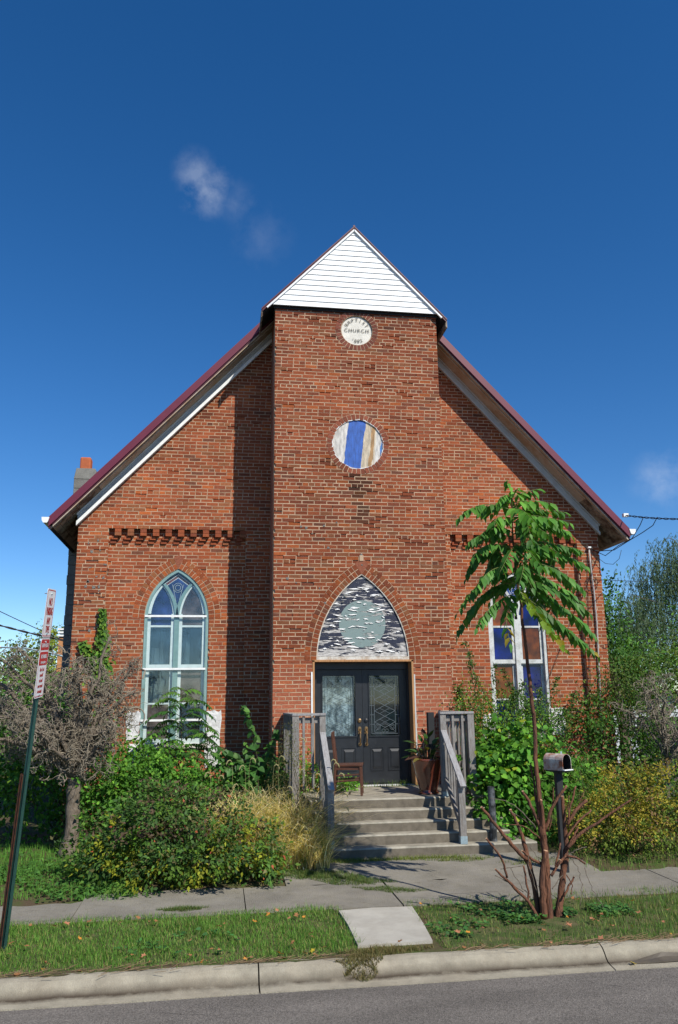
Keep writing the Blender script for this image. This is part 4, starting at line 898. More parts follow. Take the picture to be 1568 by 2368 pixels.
b=MB(); b.tube(catenary(at(-150,1340,9),at(350,1565,14),.1,30),.012,5); b.build('overhead_wire',M['wire'],smooth=True,label='thin plain wire, upper of the two descending behind the parking sign',cat='wire')
b=MB(); core=catenary(at(-150,1400,9),at(260,1500,10),.12,60)
for k in range(2): b.tube([p+Vector((0,.016*math.cos(i*.7+k*3.14),.016*math.sin(i*.7+k*3.14))) for i,p in enumerate(core)],.016,5)
b.build('overhead_cable',M['wire'],smooth=True,label='thick twisted cable, lower of the two descending behind the parking sign',cat='cable')
b=MB(); b.tube([at(190,1245,2.0),at(182,1350,1.9),at(172,1450,1.8),at(158,1560,1.7)],.005,5); b.build('loose_wire',M['pipe'],smooth=True,label='thin pale wire hanging down beside the left wall corner and chimney',cat='wire')
# ------------------------------------------------------------------ steps
SZ=[.75,.617,.484,.351,.217]; SY=[-1.70,-1.89,-2.08,-2.27,-2.46]
st=thing('concrete_steps',(.2,-1.2,.05),'five worn grey concrete steps with a wide bottom platform before the black doors','steps')
def stepblock(x0,x1,y0,y1,z0,z1,nm):
    b=MB(); n=26; vs=[]
    for i in range(n+1):
        x=x0+(x1-x0)*i/n; e=random.uniform(-.006,.004); d=random.uniform(0,.008)
        vs+=[(x,y0+.003,z0),(x,y0+d*.5,z1-.02),(x,y0+.014+d,z1+e*.4),(x,y1,z1)]
    fs=[(4*i+j,4*i+4+j,4*i+5+j,4*i+1+j) for i in range(n) for j in range(3)]+[(0,1,2,3),(4*n+3,4*n+2,4*n+1,4*n)]
    # side walls down
    m=len(vs); vs+=[(x0,y1,z0),(x1,y1,z0)]; fs+=[(0,3,m),(4*n,m+1,4*n+3)]
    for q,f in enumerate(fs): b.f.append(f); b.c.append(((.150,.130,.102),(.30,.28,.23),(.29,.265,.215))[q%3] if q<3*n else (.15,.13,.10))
    b.v.extend(vs); return b.build(nm,M['concrete'],st,smooth=False,attr=True)
stepblock(-1.12,1.70,SY[0],.02,.05,SZ[0],'porch_slab')
for k in (1,2,3): stepblock(-1.12,1.55+.02*k,SY[k],SY[k-1]+.02,.05,SZ[k],'step')
stepblock(-1.32,1.92,SY[4],SY[3]+.5,.02,SZ[4],'bottom_step')
# ------------------------------------------------------------------ railings
PW=.09
def post(b,x,y,z0,z1,w=PW): b.box(x-w/2,x+w/2,y-w/2,y+w/2,z0,z1)
def railing(xs,xo,label,lab2,zt=1.935):
    s=1 if xo>xs else -1
    t=thing('handrail',(xs,-1.65,.75),label,'railing')
    yb=-2.40; yt=-1.60
    def part(nm,f,m='greywood',bev=.004,**k): b=MB(); f(b); return b.build(nm,M[m],t,bevel=bev,**k)
    part('post',lambda b:post(b,xs,yt,.75,zt-.025))
    part('post',lambda b:post(b,xo,yt,.1,zt-.025,.10))
    part('post',lambda b:post(b,xo,-.08,.1,zt-.025,.10))
    part('post',lambda b:post(b,xs+.0,yb,SZ[4]+.005,1.04,.09))
    part('post_bracket',lambda b:(b.box(xs-.048,xs+.048,yb-.048,yb+.048,SZ[4]-.0,SZ[4]+.10)),'steel',0)
    part('post_bracket',lambda b:(b.box(xs-.048,xs+.048,yt-.048,yt+.048,.751,.81)),'steel',0)
    part('cap_rail',lambda b:b.box(min(xs-s*.05,xo+s*.05),max(xs-s*.05,xo+s*.05),yt-.06,yt+.06,zt-.022,zt+.012),'greywood_top')
    part('cap_rail',lambda b:b.box(xo-.06,xo+.06,yt+.065,-.03,zt-.024,zt+.008),'greywood_top')
    part('crosspiece',lambda b:b.box(min(xs,xo)+.05,max(xs,xo)-.05,yt+.0,yt+.035,zt-.13,zt-.05))
    part('crosspiece',lambda b:b.box(xo-.018,xo+.018,yt+.05,-.13,zt-.13,zt-.05))
    part('crosspiece',lambda b:b.box(xo-.018,xo+.018,yt+.05,-.13,.86,.93))
    for q in range(2): part('baluster',lambda b:b.box(xs+(xo-xs)*(.36+.34*q)-.018,xs+(xo-xs)*(.36+.34*q)+.018,yt-.036,yt-.002,.9 if s<0 else .8,zt-.03))
    for q in range(8): part('baluster',lambda b:b.box(xo-.055,xo-.020,yt+.15+q*.17,yt+.19+q*.17,.82,zt-.03))
    # sloping handrail
    a=Vector((xs,-1.55,1.70)); c=Vector((xs,yb-.12,.955))
    part('top_rail',lambda b:b.bar(a+Vector((0,-.04,.0)),c,.085,.036),'greywood_top')
    part('lower_rail',lambda b:b.bar(Vector((xs,yt-.05,.98)),Vector((xs,yb+.05,.42)),.036,.085),'greywood')
    for q in range(5):
        y=-1.73-q*.125; f=(y+1.55)/(yb-.12+1.55); z=1.70-.70*f
        part('baluster',lambda b:b.box(xs+s*.018,xs+s*.052,y-.018,y+.018,max(.3,z-.78),z-.02))
    return t
railing(-.915,-1.31,'left weathered grey wooden stair railing beside the brown chair',None)
railing(.895,1.32,'right weathered grey wooden stair railing dappled by leaf shade',None,1.93)
# dark board behind right railing
b=MB(); b.box(.80,.90,-1.12,-1.02,.75,1.93); b.build('wooden_post',M['black_rough'],bevel=.006,label='dark blue-black painted post standing behind the right railing and planter',cat='post')
b=MB(); b.tube([(1.36,-2.30,.2),(1.36,-2.295,.93)],.05,12); o=b.build('short_post',mat('peeling_black_post',(.015,.017,.018),.75,.25,col2=(.10,.11,.12),nscale=9),smooth=False,label='short black post with peeling white paint right of the bottom step',cat='post')
# ------------------------------------------------------------------ chair (side-on, facing the doors' right)
cx,cy,cz0=-.445,-1.12,.755
ch=thing('wooden_chair',(cx,cy,cz0),'dark brown slat-backed wooden chair on the porch before the left door','chair')
def ck(nm,f): b=MB(); f(b); return b.build(nm,M['chair'],ch,bevel=.004)
# chair faces +x, slightly turned towards viewer
ca,sa=math.cos(R(-12)),math.sin(R(-12))
def Cc(x,y,z): return Vector((cx+x*ca-y*sa,cy+x*sa+y*ca,cz0+z))
for (x,y) in ((.17,-.18),(.17,.18)): ck('leg',lambda b:b.bar(Cc(x+.015,y,0),Cc(x,y,.41),.035,.035,up=(ca,sa,0)))
for y in (-.17,.17): ck('leg',lambda b:b.bar(Cc(-.23,y,0),Cc(-.20,y,.42),.032,.032,up=(ca,sa,0)))
for y in (-.17,.17): ck('back_post',lambda b:b.bar(Cc(-.20,y,.42),Cc(-.25,y,.88),.03,.032,up=(ca,sa,0)))
def seat(b):
    P=[Cc(-.21,-.19,.41),Cc(.205,-.205,.415),Cc(.205,.205,.415),Cc(-.21,.19,.41)]; b.hexa(P+[p+Vector((0,0,.028)) for p in P])
ck('seat',seat)
ck('apron',lambda b:(b.bar(Cc(-.20,-.17,.385),Cc(.17,-.17,.385),.02,.05),b.bar(Cc(-.20,.17,.385),Cc(.17,.17,.385),.02,.05),b.bar(Cc(.17,-.17,.385),Cc(.17,.17,.385),.02,.05)))
ck('stretcher',lambda b:(b.bar(Cc(-.21,-.17,.20),Cc(.178,-.18,.22),.018,.025),b.bar(Cc(-.21,.17,.20),Cc(.178,.18,.22),.018,.025),b.bar(Cc(-.21,-.17,.28),Cc(.178,-.18,.30),.018,.022),b.bar(Cc(.178,-.18,.26),Cc(.178,.18,.26),.018,.025)))
def top(b): b.bar(Cc(-.245,-.19,.86),Cc(-.245,.19,.86),.026,.10)
ck('crest_rail',top); ck('back_rail',lambda b:b.bar(Cc(-.215,-.17,.50),Cc(-.215,.17,.50),.022,.05))
for q in range(4): ck('back_slat',lambda b:b.bar(Cc(-.218,-.11+.073*q,.52),Cc(-.24,-.11+.073*q,.82),.012,.035,up=(0,1,0)))
# ------------------------------------------------------------------ planter
pl=thing('potted_plant',(.72,-1.30,.752),'tall tapered red-brown glazed planter with a broad-leaved plant beside the right railing','plant pot')
b=MB(); b.lathe((.72,-1.30,.752),[(.001,0),(.15,0),(.16,.02),(.13,.03),(.135,.07),(.175,.22),(.205,.36),(.235,.47),(.255,.50),(.243,.51),(.22,.47),(.21,.43),(.0,.42)],32); b.build('pot',M['glaze'],pl,smooth=True)
P=[];Dv=[];Ls=[];b=MB()
for i in range(34):
    a=random.uniform(0,6.28); r=random.uniform(.03,.17); h=random.uniform(.05,.36); bx,by=.70+r*math.cos(a)*.6,-1.30+r*math.sin(a)*.6
    tp=(.70+math.cos(a)*(r+.05),-1.30+math.sin(a)*(r+.05),1.21+h); b.tube([(bx,by,1.2),((bx+tp[0])/2,(by+tp[1])/2,1.2+h*.6),tp],.005,4)
    P.append(tp);Dv.append((math.cos(a),math.sin(a),random.uniform(-.25,.9)));Ls.append(random.uniform(.14,.24))
P.append((.58,-1.38,1.30));Dv.append((-1,-.3,-.15));Ls.append(.26);P.append((.60,-1.30,1.34));Dv.append((-1,-.1,.25));Ls.append(.24)
b.build('stalk',M['darkstem'],pl); n=len(P); P=np.array(P); Nn=np.tile([0,-.4,1.],(n,1))+RNG.normal(0,.3,(n,3))
V,F,C=leafset(P,np.array(Dv),Nn,np.array(Ls),np.array(Ls)*.38,pal([(.03,.075,.02),(.05,.11,.025),(.07,.035,.025),(.14,.12,.03)],n,[5,4,2,1]),'lance'); npmesh('leaf',V,F,C,M['leaf'],pl)
# small vented box
vb=thing('vented_box',at(724,1822,-.55)*1.0,'small grey and black louvred box on the porch behind the left railing','box')
q=ORG['vented_box']; b=MB(); b.box(q.x-.05,q.x+.05,-.60,-.50,.75,.86); b.build('base',M['frieze'],vb)
b=MB(); b.box(q.x-.035,q.x+.035,-.585,-.515,.86,1.07); b.build('core',M['black_rough'],vb)
for k in range(5):
    b=MB(); b.box(q.x-.045,q.x+.045,-.595,-.505,.875+k*.04,.888+k*.04); b.build('louvre',M['frieze'],vb)
# ------------------------------------------------------------------ mailbox
mb=at(1302,1900,-3.5); MX,MY=mb.x-.02,-3.5
mbx=thing('mailbox',(MX,MY,0.02),'rust-stained white curbside mailbox with its front missing on a black post','mailbox')
ang=R(-62); U=Vector((math.cos(ang),math.sin(ang),0)); S_=Vector((-U.y,U.x,0)); zt=at(1302,1780,MY).z; Lm=.30
def mbp(u,s,z): return Vector((MX,MY,zt))+U*u+S_*s+Vector((0,0,z))
w=.085; h=.20; out=[(-w,0),(w,0),(w,.115)]+[(w*math.cos(a),.115+w*math.sin(a)) for a in np.linspace(.2,2.94,9)]+[(-w,.115)]
n=len(out); b=MB()
vs=[mbp(-Lm/2,s,z) for s,z in out]+[mbp(Lm/2,s,z) for s,z in out]+[mbp(Lm/2,s*.93,z*.955+.004) for s,z in out]+[mbp(-Lm/2+.02,s*.93,z*.955+.004) for s,z in out]
fs=[tuple(range(n-1,-1,-1))]+[(k*n+i,k*n+(i+1)%n,(k+1)*n+(i+1)%n,(k+1)*n+i) for k in range(2) for i in range(n)]
b.add(vs,fs); b.build('box',M['mailbox'],mbx)
b=MB(); b.add([vs[i] for i in range(2*n,4*n)],[(i,(i+1)%n,(i+1)%n+n,i+n) for i in range(n)]+[tuple(range(n,2*n))]); b.build('interior',M['black_rough'],mbx)
b=MB(); b.bar(mbp(Lm/2+.01,-w,.008),mbp(Lm/2+.01,w,.008),.03,.012); b.build('door_lip',M['white_paint'],mbx)
b=MB(); b.bar(mbp(.0,w+.006,.10),mbp(.0,w+.006,.22),.02,.006); b.build('flag_bracket',M['steel'],mbx)
b=MB(); b.box(MX-.04,MX+.04,MY-.04,MY+.04,.0,zt-.02); b.build('post',M['black_rough'],mbx)
b=MB(); P=[mbp(-Lm/2+.02,-.07,-.02),mbp(Lm/2-.02,-.07,-.02),mbp(Lm/2-.02,.07,-.02),mbp(-Lm/2+.02,.07,-.02)]; b.hexa(P+[p+Vector((0,0,.018)) for p in P]); b.build('mounting_board',M['black_rough'],mbx)
# ------------------------------------------------------------------ parking sign
sg=thing('parking_sign',(-4.265,-5.42,0),'leaning green steel post with two red and white no-parking plates at the left kerb','street sign')
A0=Vector((-4.265,-5.42,-.1)); TOP=at(120,1362,-5.70); ax=(TOP-A0).normalized()
# u-channel post; plates face +x-ish (turned about 75 deg away)
fa=R(15.5); FN=Vector((math.cos(fa+math.pi/2+math.pi)*-1,0,0))
yawp=R(-17); # facing direction mostly -> towards +x with a little towards camera
fn=Vector((math.cos(R(-3)),math.sin(R(-3)),0)); fn=(fn-ax*fn.dot(ax)).normalized(); sd=fn.cross(ax).normalized()*-1  # reading direction
if sd.y<0: sd=-sd
def sp(u,v,n): return TOP+sd*u+ax*v+fn*n
b=MB()
hatp=[(-.045,-.006),(-.03,-.006),(-.016,-.034),(.016,-.034),(.03,-.006),(.045,-.006),(.045,-.001),(.026,-.001),(.013,-.029),(-.013,-.029),(-.026,-.001),(-.045,-.001)]
def channel(b,v0,v1,off=0):
    n=len(hatp); base=[(u,w_-off) for u,w_ in hatp]
    vs=[sp(u,v0,w_) for u,w_ in base]+[sp(u,v1,w_) for u,w_ in base]; b.add(vs,[(i,(i+1)%n,(i+1)%n+n,i+n) for i in range(n)]+[tuple(range(n))])
H=(TOP-A0).length
channel(b,-H,-.02); b.build('post',M['greenpost'],sg)
b=MB(); channel(b,-H,-H+1.60,.03); b.build('stub_post',M['rust'],sg)
def plate(vt,hh,label,hw=.152):
    def rr(u0,u1,v0,v1,r,k=5):
        P=[]
        for (cu,cv,a0) in ((u1-r,v1-r,0),(u0+r,v1-r,90),(u0+r,v0+r,180),(u1-r,v0+r,270)):
            for i in range(k+1): a=R(a0+90*i/k); P.append((cu+r*math.cos(a),cv+r*math.sin(a)))
        return P
    def slab(b,P,n0,n1):
        n=len(P); b.add([sp(u,v,n0) for u,v in P]+[sp(u,v,n1) for u,v in P],[tuple(range(n)),tuple(range(2*n-1,n-1,-1))]+[(i,(i+1)%n,(i+1)%n+n,i+n) for i in range(n)])
    b=MB(); slab(b,rr(-hw,hw,vt-hh,vt,.03),.002,.005); pp=b.build('sign_plate',M['signwhite'],sg,label=label)
    b=MB(); a=rr(-hw+.010,hw-.010,vt-hh+.010,vt-.010,.024); c=rr(-hw+.018,hw-.018,vt-hh+.018,vt-.018,.018); n=len(a)
    b.add([sp(u,v,.0058) for u,v in a]+[sp(u,v,.0058) for u,v in c],[(i,(i+1)%n,(i+1)%n+n,i+n) for i in range(n)]); b.build('border',M['signred'],pp)
    return pp,rr,slab
up_p,rr,slab=plate(.0,.457,'white plate with red words NO PARKING ANY TIME')
dn_p,_,_=plate(-.465,.55,'white and red plate about the snow route')
def wr(s,size,v,m,parent,sx=.62,u=0,nn=.0068,bold=.0016):
    b=MB(); put_text(b,s,size,sp(u,v,nn),sd,ax,sx,bold=bold); 
    return b
def lines(L,m,parent):
    b=MB()
    for (s,size,v,sx) in L: put_text(b,s,size,sp(0,v,.0068),sd,ax,sx,bold=.0022)
    return b.build('lettering',m,parent)
lines([('NO',.105,-.125,.72),('PARKING',.105,-.215,.50),('ANY',.095,-.305,.62),('TIME',.095,-.385,.62)],M['signred'],up_p)
b=MB(); slab(b,rr(-.134,.134,-.575,-.484,.02),.0058,.0062); slab(b,rr(-.134,.134,-.715,-.590,.02),.0058,.0062); b.build('red_field',M['signred'],dn_p)
lines([('SNOW ROUTE',.055,-.532,.62),('NO PARKING',.052,-.635,.62),('tow away zone',.042,-.685,.62)],M['signwhite'],dn_p)
lines([('After 3 inch',.05,-.755,.62),('snowfall',.05,-.805,.66),('and until',.05,-.855,.66),('snow removal',.05,-.905,.58),('is completed',.05,-.955,.58)],M['signred'],dn_p)
for v in (-.045,-.42,-.50,-.985):
    b=MB(); b.tube([sp(0,v,-.06),sp(0,v,.014)],.006,8); b.tube([sp(0,v,.006),sp(0,v,.012)],.011,8); b.build('bolt',M['steel'],sg)
# ------------------------------------------------------------------ pruned tree with tall shoot
def tp(cx_,cy_,Y): return at(1011.9+.3547*cx_,1647.9+.3547*cy_,Y)
TB=at(1268,2130,-5.35); YT=-5.35
tree=thing('pruned_tree',(TB.x,YT,0),'young tree with one tall leafy shoot rising from cut red-brown stems near the kerb','tree')
def densify(P,k=4,wob=.006):
    out=[]; 
    for i in range(len(P)-1):
        p0=P[max(i-1,0)];p1=P[i];p2=P[i+1];p3=P[min(i+2,len(P)-1)]
        for j in range(k):
            t=j/k; q=.5*((2*p1)+(p2-p0)*t+(2*p0-5*p1+4*p2-p3)*t*t+(3*p1-p0-3*p2+p3)*t**3); out.append(q+Vector((random.gauss(0,wob),random.gauss(0,wob),0)))
    out.append(P[-1]); return out
PXM=.3547/223/2
main=[(735,1385,50,0),(722,1200,44,0),(708,1000,42,0),(695,850,44,0),(683,770,50,-.02),(675,650,34,-.03),(655,480,30,-.03),(640,300,27,-.02),(630,40,24,0)]
b=MB(); P=[tp(x,y,YT+dy) for x,y,w,dy in main]; rad=[w*PXM for x,y,w,dy in main]
shoot=[(1232,1640),(1227,1580),(1223,1557),(1211,1460),(1205.6,1403),(1198,1350),(1190,1294),(1186,1235),(1183,1160),(1184,1142)]
P+= [at(x,y,YT) for x,y in shoot]; rad+=[.0205,.019,.0185,.016,.014,.0125,.011,.009,.006,.004]
Pd=densify(P,4,.003); rd=list(np.interp(np.linspace(0,len(P)-1,len(Pd)),range(len(P)),rad)); b.tube(Pd,rd,10); b.build('trunk',M['bark_red'],tree,smooth=True)
ST=[[(700,1340,48),(682,1180,44),(690,1000,36),(705,900,30)],
[(782,1385,52),(795,1250,48),(812,1100,44),(832,950,40),(838,850,32),(826,700,24),(812,545,22)],
[(665,1350,40),(632,1150,36),(590,960,34),(555,820,26),(520,730,22),(475,632,18)],
[(582,965,26),(480,860,24),(380,735,20),(285,616,17)],
[(660,1360,26),(592,1232,20),(480,1120,18),(375,1020,11)],
[(452,1075,15),(422,960,13),(318,820,12)],
[(590,1240,14),(575,1080,12),(560,998,12)],
[(690,790,26),(640,680,22),(600,590,20),(555,512,16)],
[(660,690,18),(632,500,13),(607,336,10)],
[(702,770,24),(750,620,20),(840,476,17)],
[(690,800,26),(685,680,24),(676,570,17)],
[(845,720,14),(868,600,13),(900,482,12)],
[(845,730,20),(900,640,22),(973,571,22)],
[(845,810,14),(920,710,12),(1000,636,12)],
[(850,885,24),(930,790,20),(1080,695,16),(1180,620,14),(1260,572,11)],
[(860,870,14),(890,800,13),(915,748,12)],
[(692,992,20),(612,952,16),(550,900,14)],
[(738,1065,20),(790,985,18),(835,942,16)],
[(820,1200,14),(870,1110,13),(892,1070,10)],
[(848,936,14),(900,945,12),(962,986,11)],
[(800,850,10),(790,720,10),(700,930,8)][:1]+[(770,1000,16),(800,960,16)],
[(720,780,8),(745,680,7),(755,490,6)],[(640,752,7),(520,620,6),(430,575,5),(340,556,4)],[(668,820,10),(560,740,6),(425,730,4)],
[(870,950,6),(925,1030,5),(938,1120,5),(930,1260,4)],[(958,1012,5),(1000,1110,4),(1030,1200,4),(1080,1272,4)],[(870,915,7),(920,890,6),(972,875,4)],
[(840,1060,8),(870,1110,7),(870,1180,5),(878,1180,5)],[(600,1180,6),(540,1130,5),(475,1010,4)],[(560,1000,5),(480,1010,5),(410,1020,4)],[(850,750,9),(858,640,8),(860,540,7)],[(880,700,8),(930,590,6),(960,508,5)],[(600,870,5),(640,930,4),(690,970,4)],[(460,640,4),(560,690,4),(640,760,5)],[(560,1170,7),(470,1110,6),(375,1062,5)],[(745,1150,7),(790,1090,6),(840,1040,4)],[(650,1180,7),(610,1060,6),(590,930,4)]]
for k,L in enumerate(ST):
    dy=[-.06,.05,.08,-.03,-.08,-.1,.0,.04,.06,-.02,-.05,.05,.0,.1,-.08,.06,-.1,.04,.03,0][k%20]
    P=[tp(x,y,YT+dy*(i/(len(L)-1))+ (.03 if k in (1,2) else -.03)) for i,(x,y,w) in enumerate(L)]
    b=MB(); Pd=densify(P,4,.004 if L[0][2]>9 else .008); rd=list(np.interp(np.linspace(0,len(P)-1,len(Pd)),range(len(P)),[w*PXM for x,y,w in L])); b.tube(Pd,rd,8 if L[0][2]>9 else 5)
    s=b.build('cut_stem' if L[0][2]>9 else 'twig',M['bark_red'] if L[0][2]>7 else M['bark'],tree,smooth=True)
    if L[0][2]>9:
        d=(Pd[-1]-Pd[-2]).normalized(); b=MB(); b.tube([Pd[-1]-d*.001,Pd[-1]+d*.002],rd[-1]*.93,8); b.build('cut_face',M['cutwood'],s)
# crown: fronds
def cr(x,y): return (1127.5+.1953*x,1098.6+.1953*y)
FR=[((300,260),(450,190),(620,130),.1),((300,330),(560,300),(850,330),-.1),((310,420),(620,420),(900,440),.25),((330,480),(620,500),(960,560),-.2),((300,560),(700,520),(1000,690),.1),((310,620),(560,660),(740,770),-.3),((330,700),(700,640),(960,740),.2),((310,760),(800,800),(1090,860),-.05),((310,840),(620,850),(920,980),-.3),((320,900),(800,920),(1200,1120),.05),((330,960),(680,1020),(1030,1310),.3),((330,1010),(780,1160),(1120,1430),-.15),((350,1100),(760,1300),(1090,1560),.2),((370,1200),(850,1440),(1190,1700),-.1),((390,1300),(850,1560),(1250,1920),.15),((260,1220),(520,1560),(980,2130),-.42),((410,1420),(850,1750),(1300,2120),.0),
((300,270),(180,220),(110,330),-.15),((290,340),(60,330),(-130,420),.2),((300,430),(-60,380),(-350,560),-.05),((300,520),(120,470),(90,580),-.3),((310,700),(80,620),(-120,760),-.2),((310,760),(20,700),(-210,850),.1),((320,900),(0,850),(-230,1060),-.1),((330,1000),(-60,960),(-240,1290),.15),((350,1120),(60,1090),(-150,1330),-.3),((370,1200),(0,1250),(-350,1700),-.05),((380,1300),(-20,1400),(-360,1960),.2),((390,1400),(100,1500),(-120,1800),-.25),((360,1150),(420,1180),(560,1400),-.5),((330,1000),(420,1040),(330,1300),-.5),((320,850),(300,880),(180,1120),-.5),((320,700),(420,700),(520,880),-.45),((400,1500),(620,1640),(700,1900),-.3),((400,1450),(200,1600),(250,2000),-.35),((310,500),(420,540),(480,700),-.4),((300,240),(280,180),(250,110),0),((300,250),(330,210),(340,150),-.1),((320,800),(120,860),(20,1120),.35),((330,950),(520,1000),(640,1250),.5),((350,1100),(540,1200),(620,1500),.5),((380,1350),(600,1480),(760,1700),.45),((300,300),(200,330),(60,520),.2),((300,380),(460,330),(640,420),.3),((310,560),(500,640),(820,820),.35),((310,560),(150,560),(-60,760),.3),((320,820),(600,860),(860,1080),.4),((340,1060),(560,1120),(860,1350),.4),((330,1000),(120,1040),(-40,1250),.4),((360,1200),(620,1330),(900,1600),.4),((370,1200),(200,1260),(60,1500),.3),((400,1400),(640,1600),(860,1850),.35),((300,420),(380,420),(560,620),-.4),((320,860),(430,900),(640,1180),-.4)]
rb_=MB(); LP=[];LD=[];LN=[];LL=[];LC=[]
for k,(a_,m_,t_,dy) in enumerate(FR):
    jx,jy=random.uniform(-45,45),random.uniform(-70,40)
    if k!=15: m_=(m_[0]+jx*.5,m_[1]+jy*.8-20); t_=(t_[0]+jx,t_[1]+jy)
    p0=at(*cr(*a_),YT); p1=at(*cr(*m_),YT+dy*.55); p2=at(*cr(*t_),YT+dy)
    n=14; pts=[p0*(1-s)**2+p1*2*s*(1-s)*1.0+p2*s*s for s in [i/n for i in range(n+1)]]
    # pull curve through the mid point
    pts=[p+(p1-(p0*.25+p1*.5+p2*.25))*4*s*(1-s)*.6 for p,s in zip(pts,[i/n for i in range(n+1)])]
    rb_.tube(pts,[.0045*(1-.75*i/n)+.001 for i in range(n+1)],5)
    ln=sum((pts[i+1]-pts[i]).length for i in range(n)); npair=max(4,int(ln/.062)); old=(a_[1]-250)/1200
    for i in range(npair+1):
        s=.20+.80*i/npair; x=s*n; j=min(int(x),n-1); p=pts[j].lerp(pts[j+1],x-j); d=(pts[j+1]-pts[j]).normalized()
        side=d.cross(Vector((0,0,1))); side=side.normalized() if side.length>.1 else Vector((1,0,0))
        size=(.158 if s<.8 else .158*(1.3-s)/.5)*random.uniform(.85,1.1)*(0.75 if ln<.35 else 1)
        for sgn in ((-1,1) if i<npair else (0,)):
            if random.random()<.10: continue
            hang=random.uniform(.45,1.35); D=(side*sgn*.75+d*random.uniform(.2,.6)+Vector((random.gauss(0,.12),random.gauss(0,.12),-hang*(.9 if k!=15 else .25))))
            Nv=Vector((.1,-.2,1))+side*sgn*.5*hang+Vector((random.gauss(0,.3),random.gauss(0,.3),0))
            LP.append(p);LD.append(D);LN.append(Nv);LL.append(size*random.uniform(.75,1.15))
            base=np.array((.050,.150,.028)) if random.random()<.6 else np.array((.075,.20,.035))
            base=base*np.array((1.15,1.1,1.0))*(1+.35*math.sin(k*2.3))**.5
            if old<.35: base=base*np.array((1.25,1.2,1.0))
            if k==15: base=np.array((.12,.20,.02))
            if k in (15,16,34) and s>.75 and random.random()<.4: base=np.array((.30,.24,.03))
            LC.append(base*random.uniform(.8,1.2))
rb_.build('leaf_stalk',mat('leaf_stalk',(.12,.15,.04),.6,.3),tree,smooth=True)
V,F,C=leafset(np.array(LP),np.array(LD),np.array(LN),np.array(LL),np.array(LL)*.47,np.array(LC),'lance'); npmesh('crown',V,F,C,M['leaf'],tree)
# ------------------------------------------------------------------ contorted (corkscrew) trees
def curl(b,p,d,L,r,steps,curlf,n=4,grav=0):
    p=Vector(p); d=Vector(d).normalized(); pts=[p.copy()]; axv=Vector((random.gauss(0,1),random.gauss(0,1),random.gauss(0,1))).normalized(); st_=L/steps
    for i in range(steps):
        if random.random()<.28: axv=(Vector((random.gauss(0,1),random.gauss(0,1),random.gauss(0,1))).normalized()+axv*.2).normalized()
        d=Matrix.Rotation(curlf*random.uniform(.5,1.3),3,axv)@d; d.z-=grav; d.normalize(); p=p+d*st_; pts.append(p.copy())
    b.tube(pts,[r*(1-.65*i/steps) for i in range(steps+1)],n,caps=False); return pts
def contorted(name,root,base,fork,reach,label,cat,ctr,rad,nmain,seed,twig=9,trunkr=.1,sub=5,inner=.5):
    random.seed(seed); t=root; b=MB()
    P=[Vector(base),Vector(base).lerp(fork,.35)+Vector((.03,0,0)),Vector(base).lerp(fork,.7)+Vector((.01,0,0)),Vector(fork)]
    Pd=densify(P,5,.006); b.tube(Pd,[trunkr*(1.35-.5*min(1,i/5)) if i<5 else trunkr*(.9+.1*math.sin(i*1.7)) for i in range(len(Pd))],14); b.build('trunk',M['bark'],t,smooth=True)
    bb=MB(); tw_=MB()
    for i in range(nmain):
        a=2*math.pi*i/nmain+random.uniform(-.2,.2); el=random.uniform(-.75,1.15)
        tgt=Vector(ctr)+Vector((math.cos(a)*math.cos(el)*rad[0],math.sin(a)*math.cos(el)*rad[1],math.sin(el)*rad[2]))*random.uniform(.65,1.05)
        d0=(tgt-Vector(fork)); L=d0.length; n=12; pts=[]; off=Vector((0,0,0))
        for k in range(n+1):
            s=k/n; q=Vector(fork).lerp(tgt,s)+Vector((0,0,.28*math.sin(s*3.14)*L*.5)); off+=Vector((random.gauss(0,1),random.gauss(0,1),random.gauss(0,1)))*.03; pts.append(q+off*math.sin(min(1,s*1.3)*1.57))
        bb.tube(pts,[trunkr*.42*(1-.7*k/n) for k in range(n+1)],7)
        for q in range(sub*3):
            s=random.uniform(.15,1); x=s*n; j=min(int(x),n-1); p=pts[j].lerp(pts[j+1],x-j)
            d=Vector((random.gauss(0,1),random.gauss(0,1),random.gauss(0,.8)+.1)).normalized(); 
            r0=.012*(1.2-s*.6)
            pp=curl(tw_,p,d,random.uniform(.3,.65),r0,14,.62,4,0.01)
            for w_ in range(twig):
                c=pp[random.randrange(3,15)]; d=Vector((random.gauss(0,1),random.gauss(0,1),random.gauss(0,1)-.15)); curl(tw_,c,d,random.uniform(.12,.32),.0052,10,.9,4,.02)
    bb.build('branch',M['bark'],t,smooth=True); tw_.build('crown',M['twig'],t,smooth=True); return t
bt=at(155,1992,-1.3); bt.z=.07
ctree=thing('contorted_tree',bt,'leafless-looking contorted tree with a furrowed grey trunk and tangled curly twigs on the left lawn','tree')
contorted('contorted',ctree,bt,at(172,1800,-1.3),0,None,None,at(130,1640,-1.3),(1.5,1.0,1.0),27,5,twig=8,trunkr=.105,sub=5)
random.seed(17)
b=MB()
for (x,y,dx,L) in ((60,1480,0,.55),(150,1470,.1,.6),(20,1500,-.2,.6),(330,1530,.5,.6),(300,1600,.8,.7),(100,1500,0,.5)):
    curl(b,at(x,y+40,-1.3),(dx,0,1),L,.012,16,.45,5)
b.build('upper_twig',M['twig'],ctree,smooth=True)
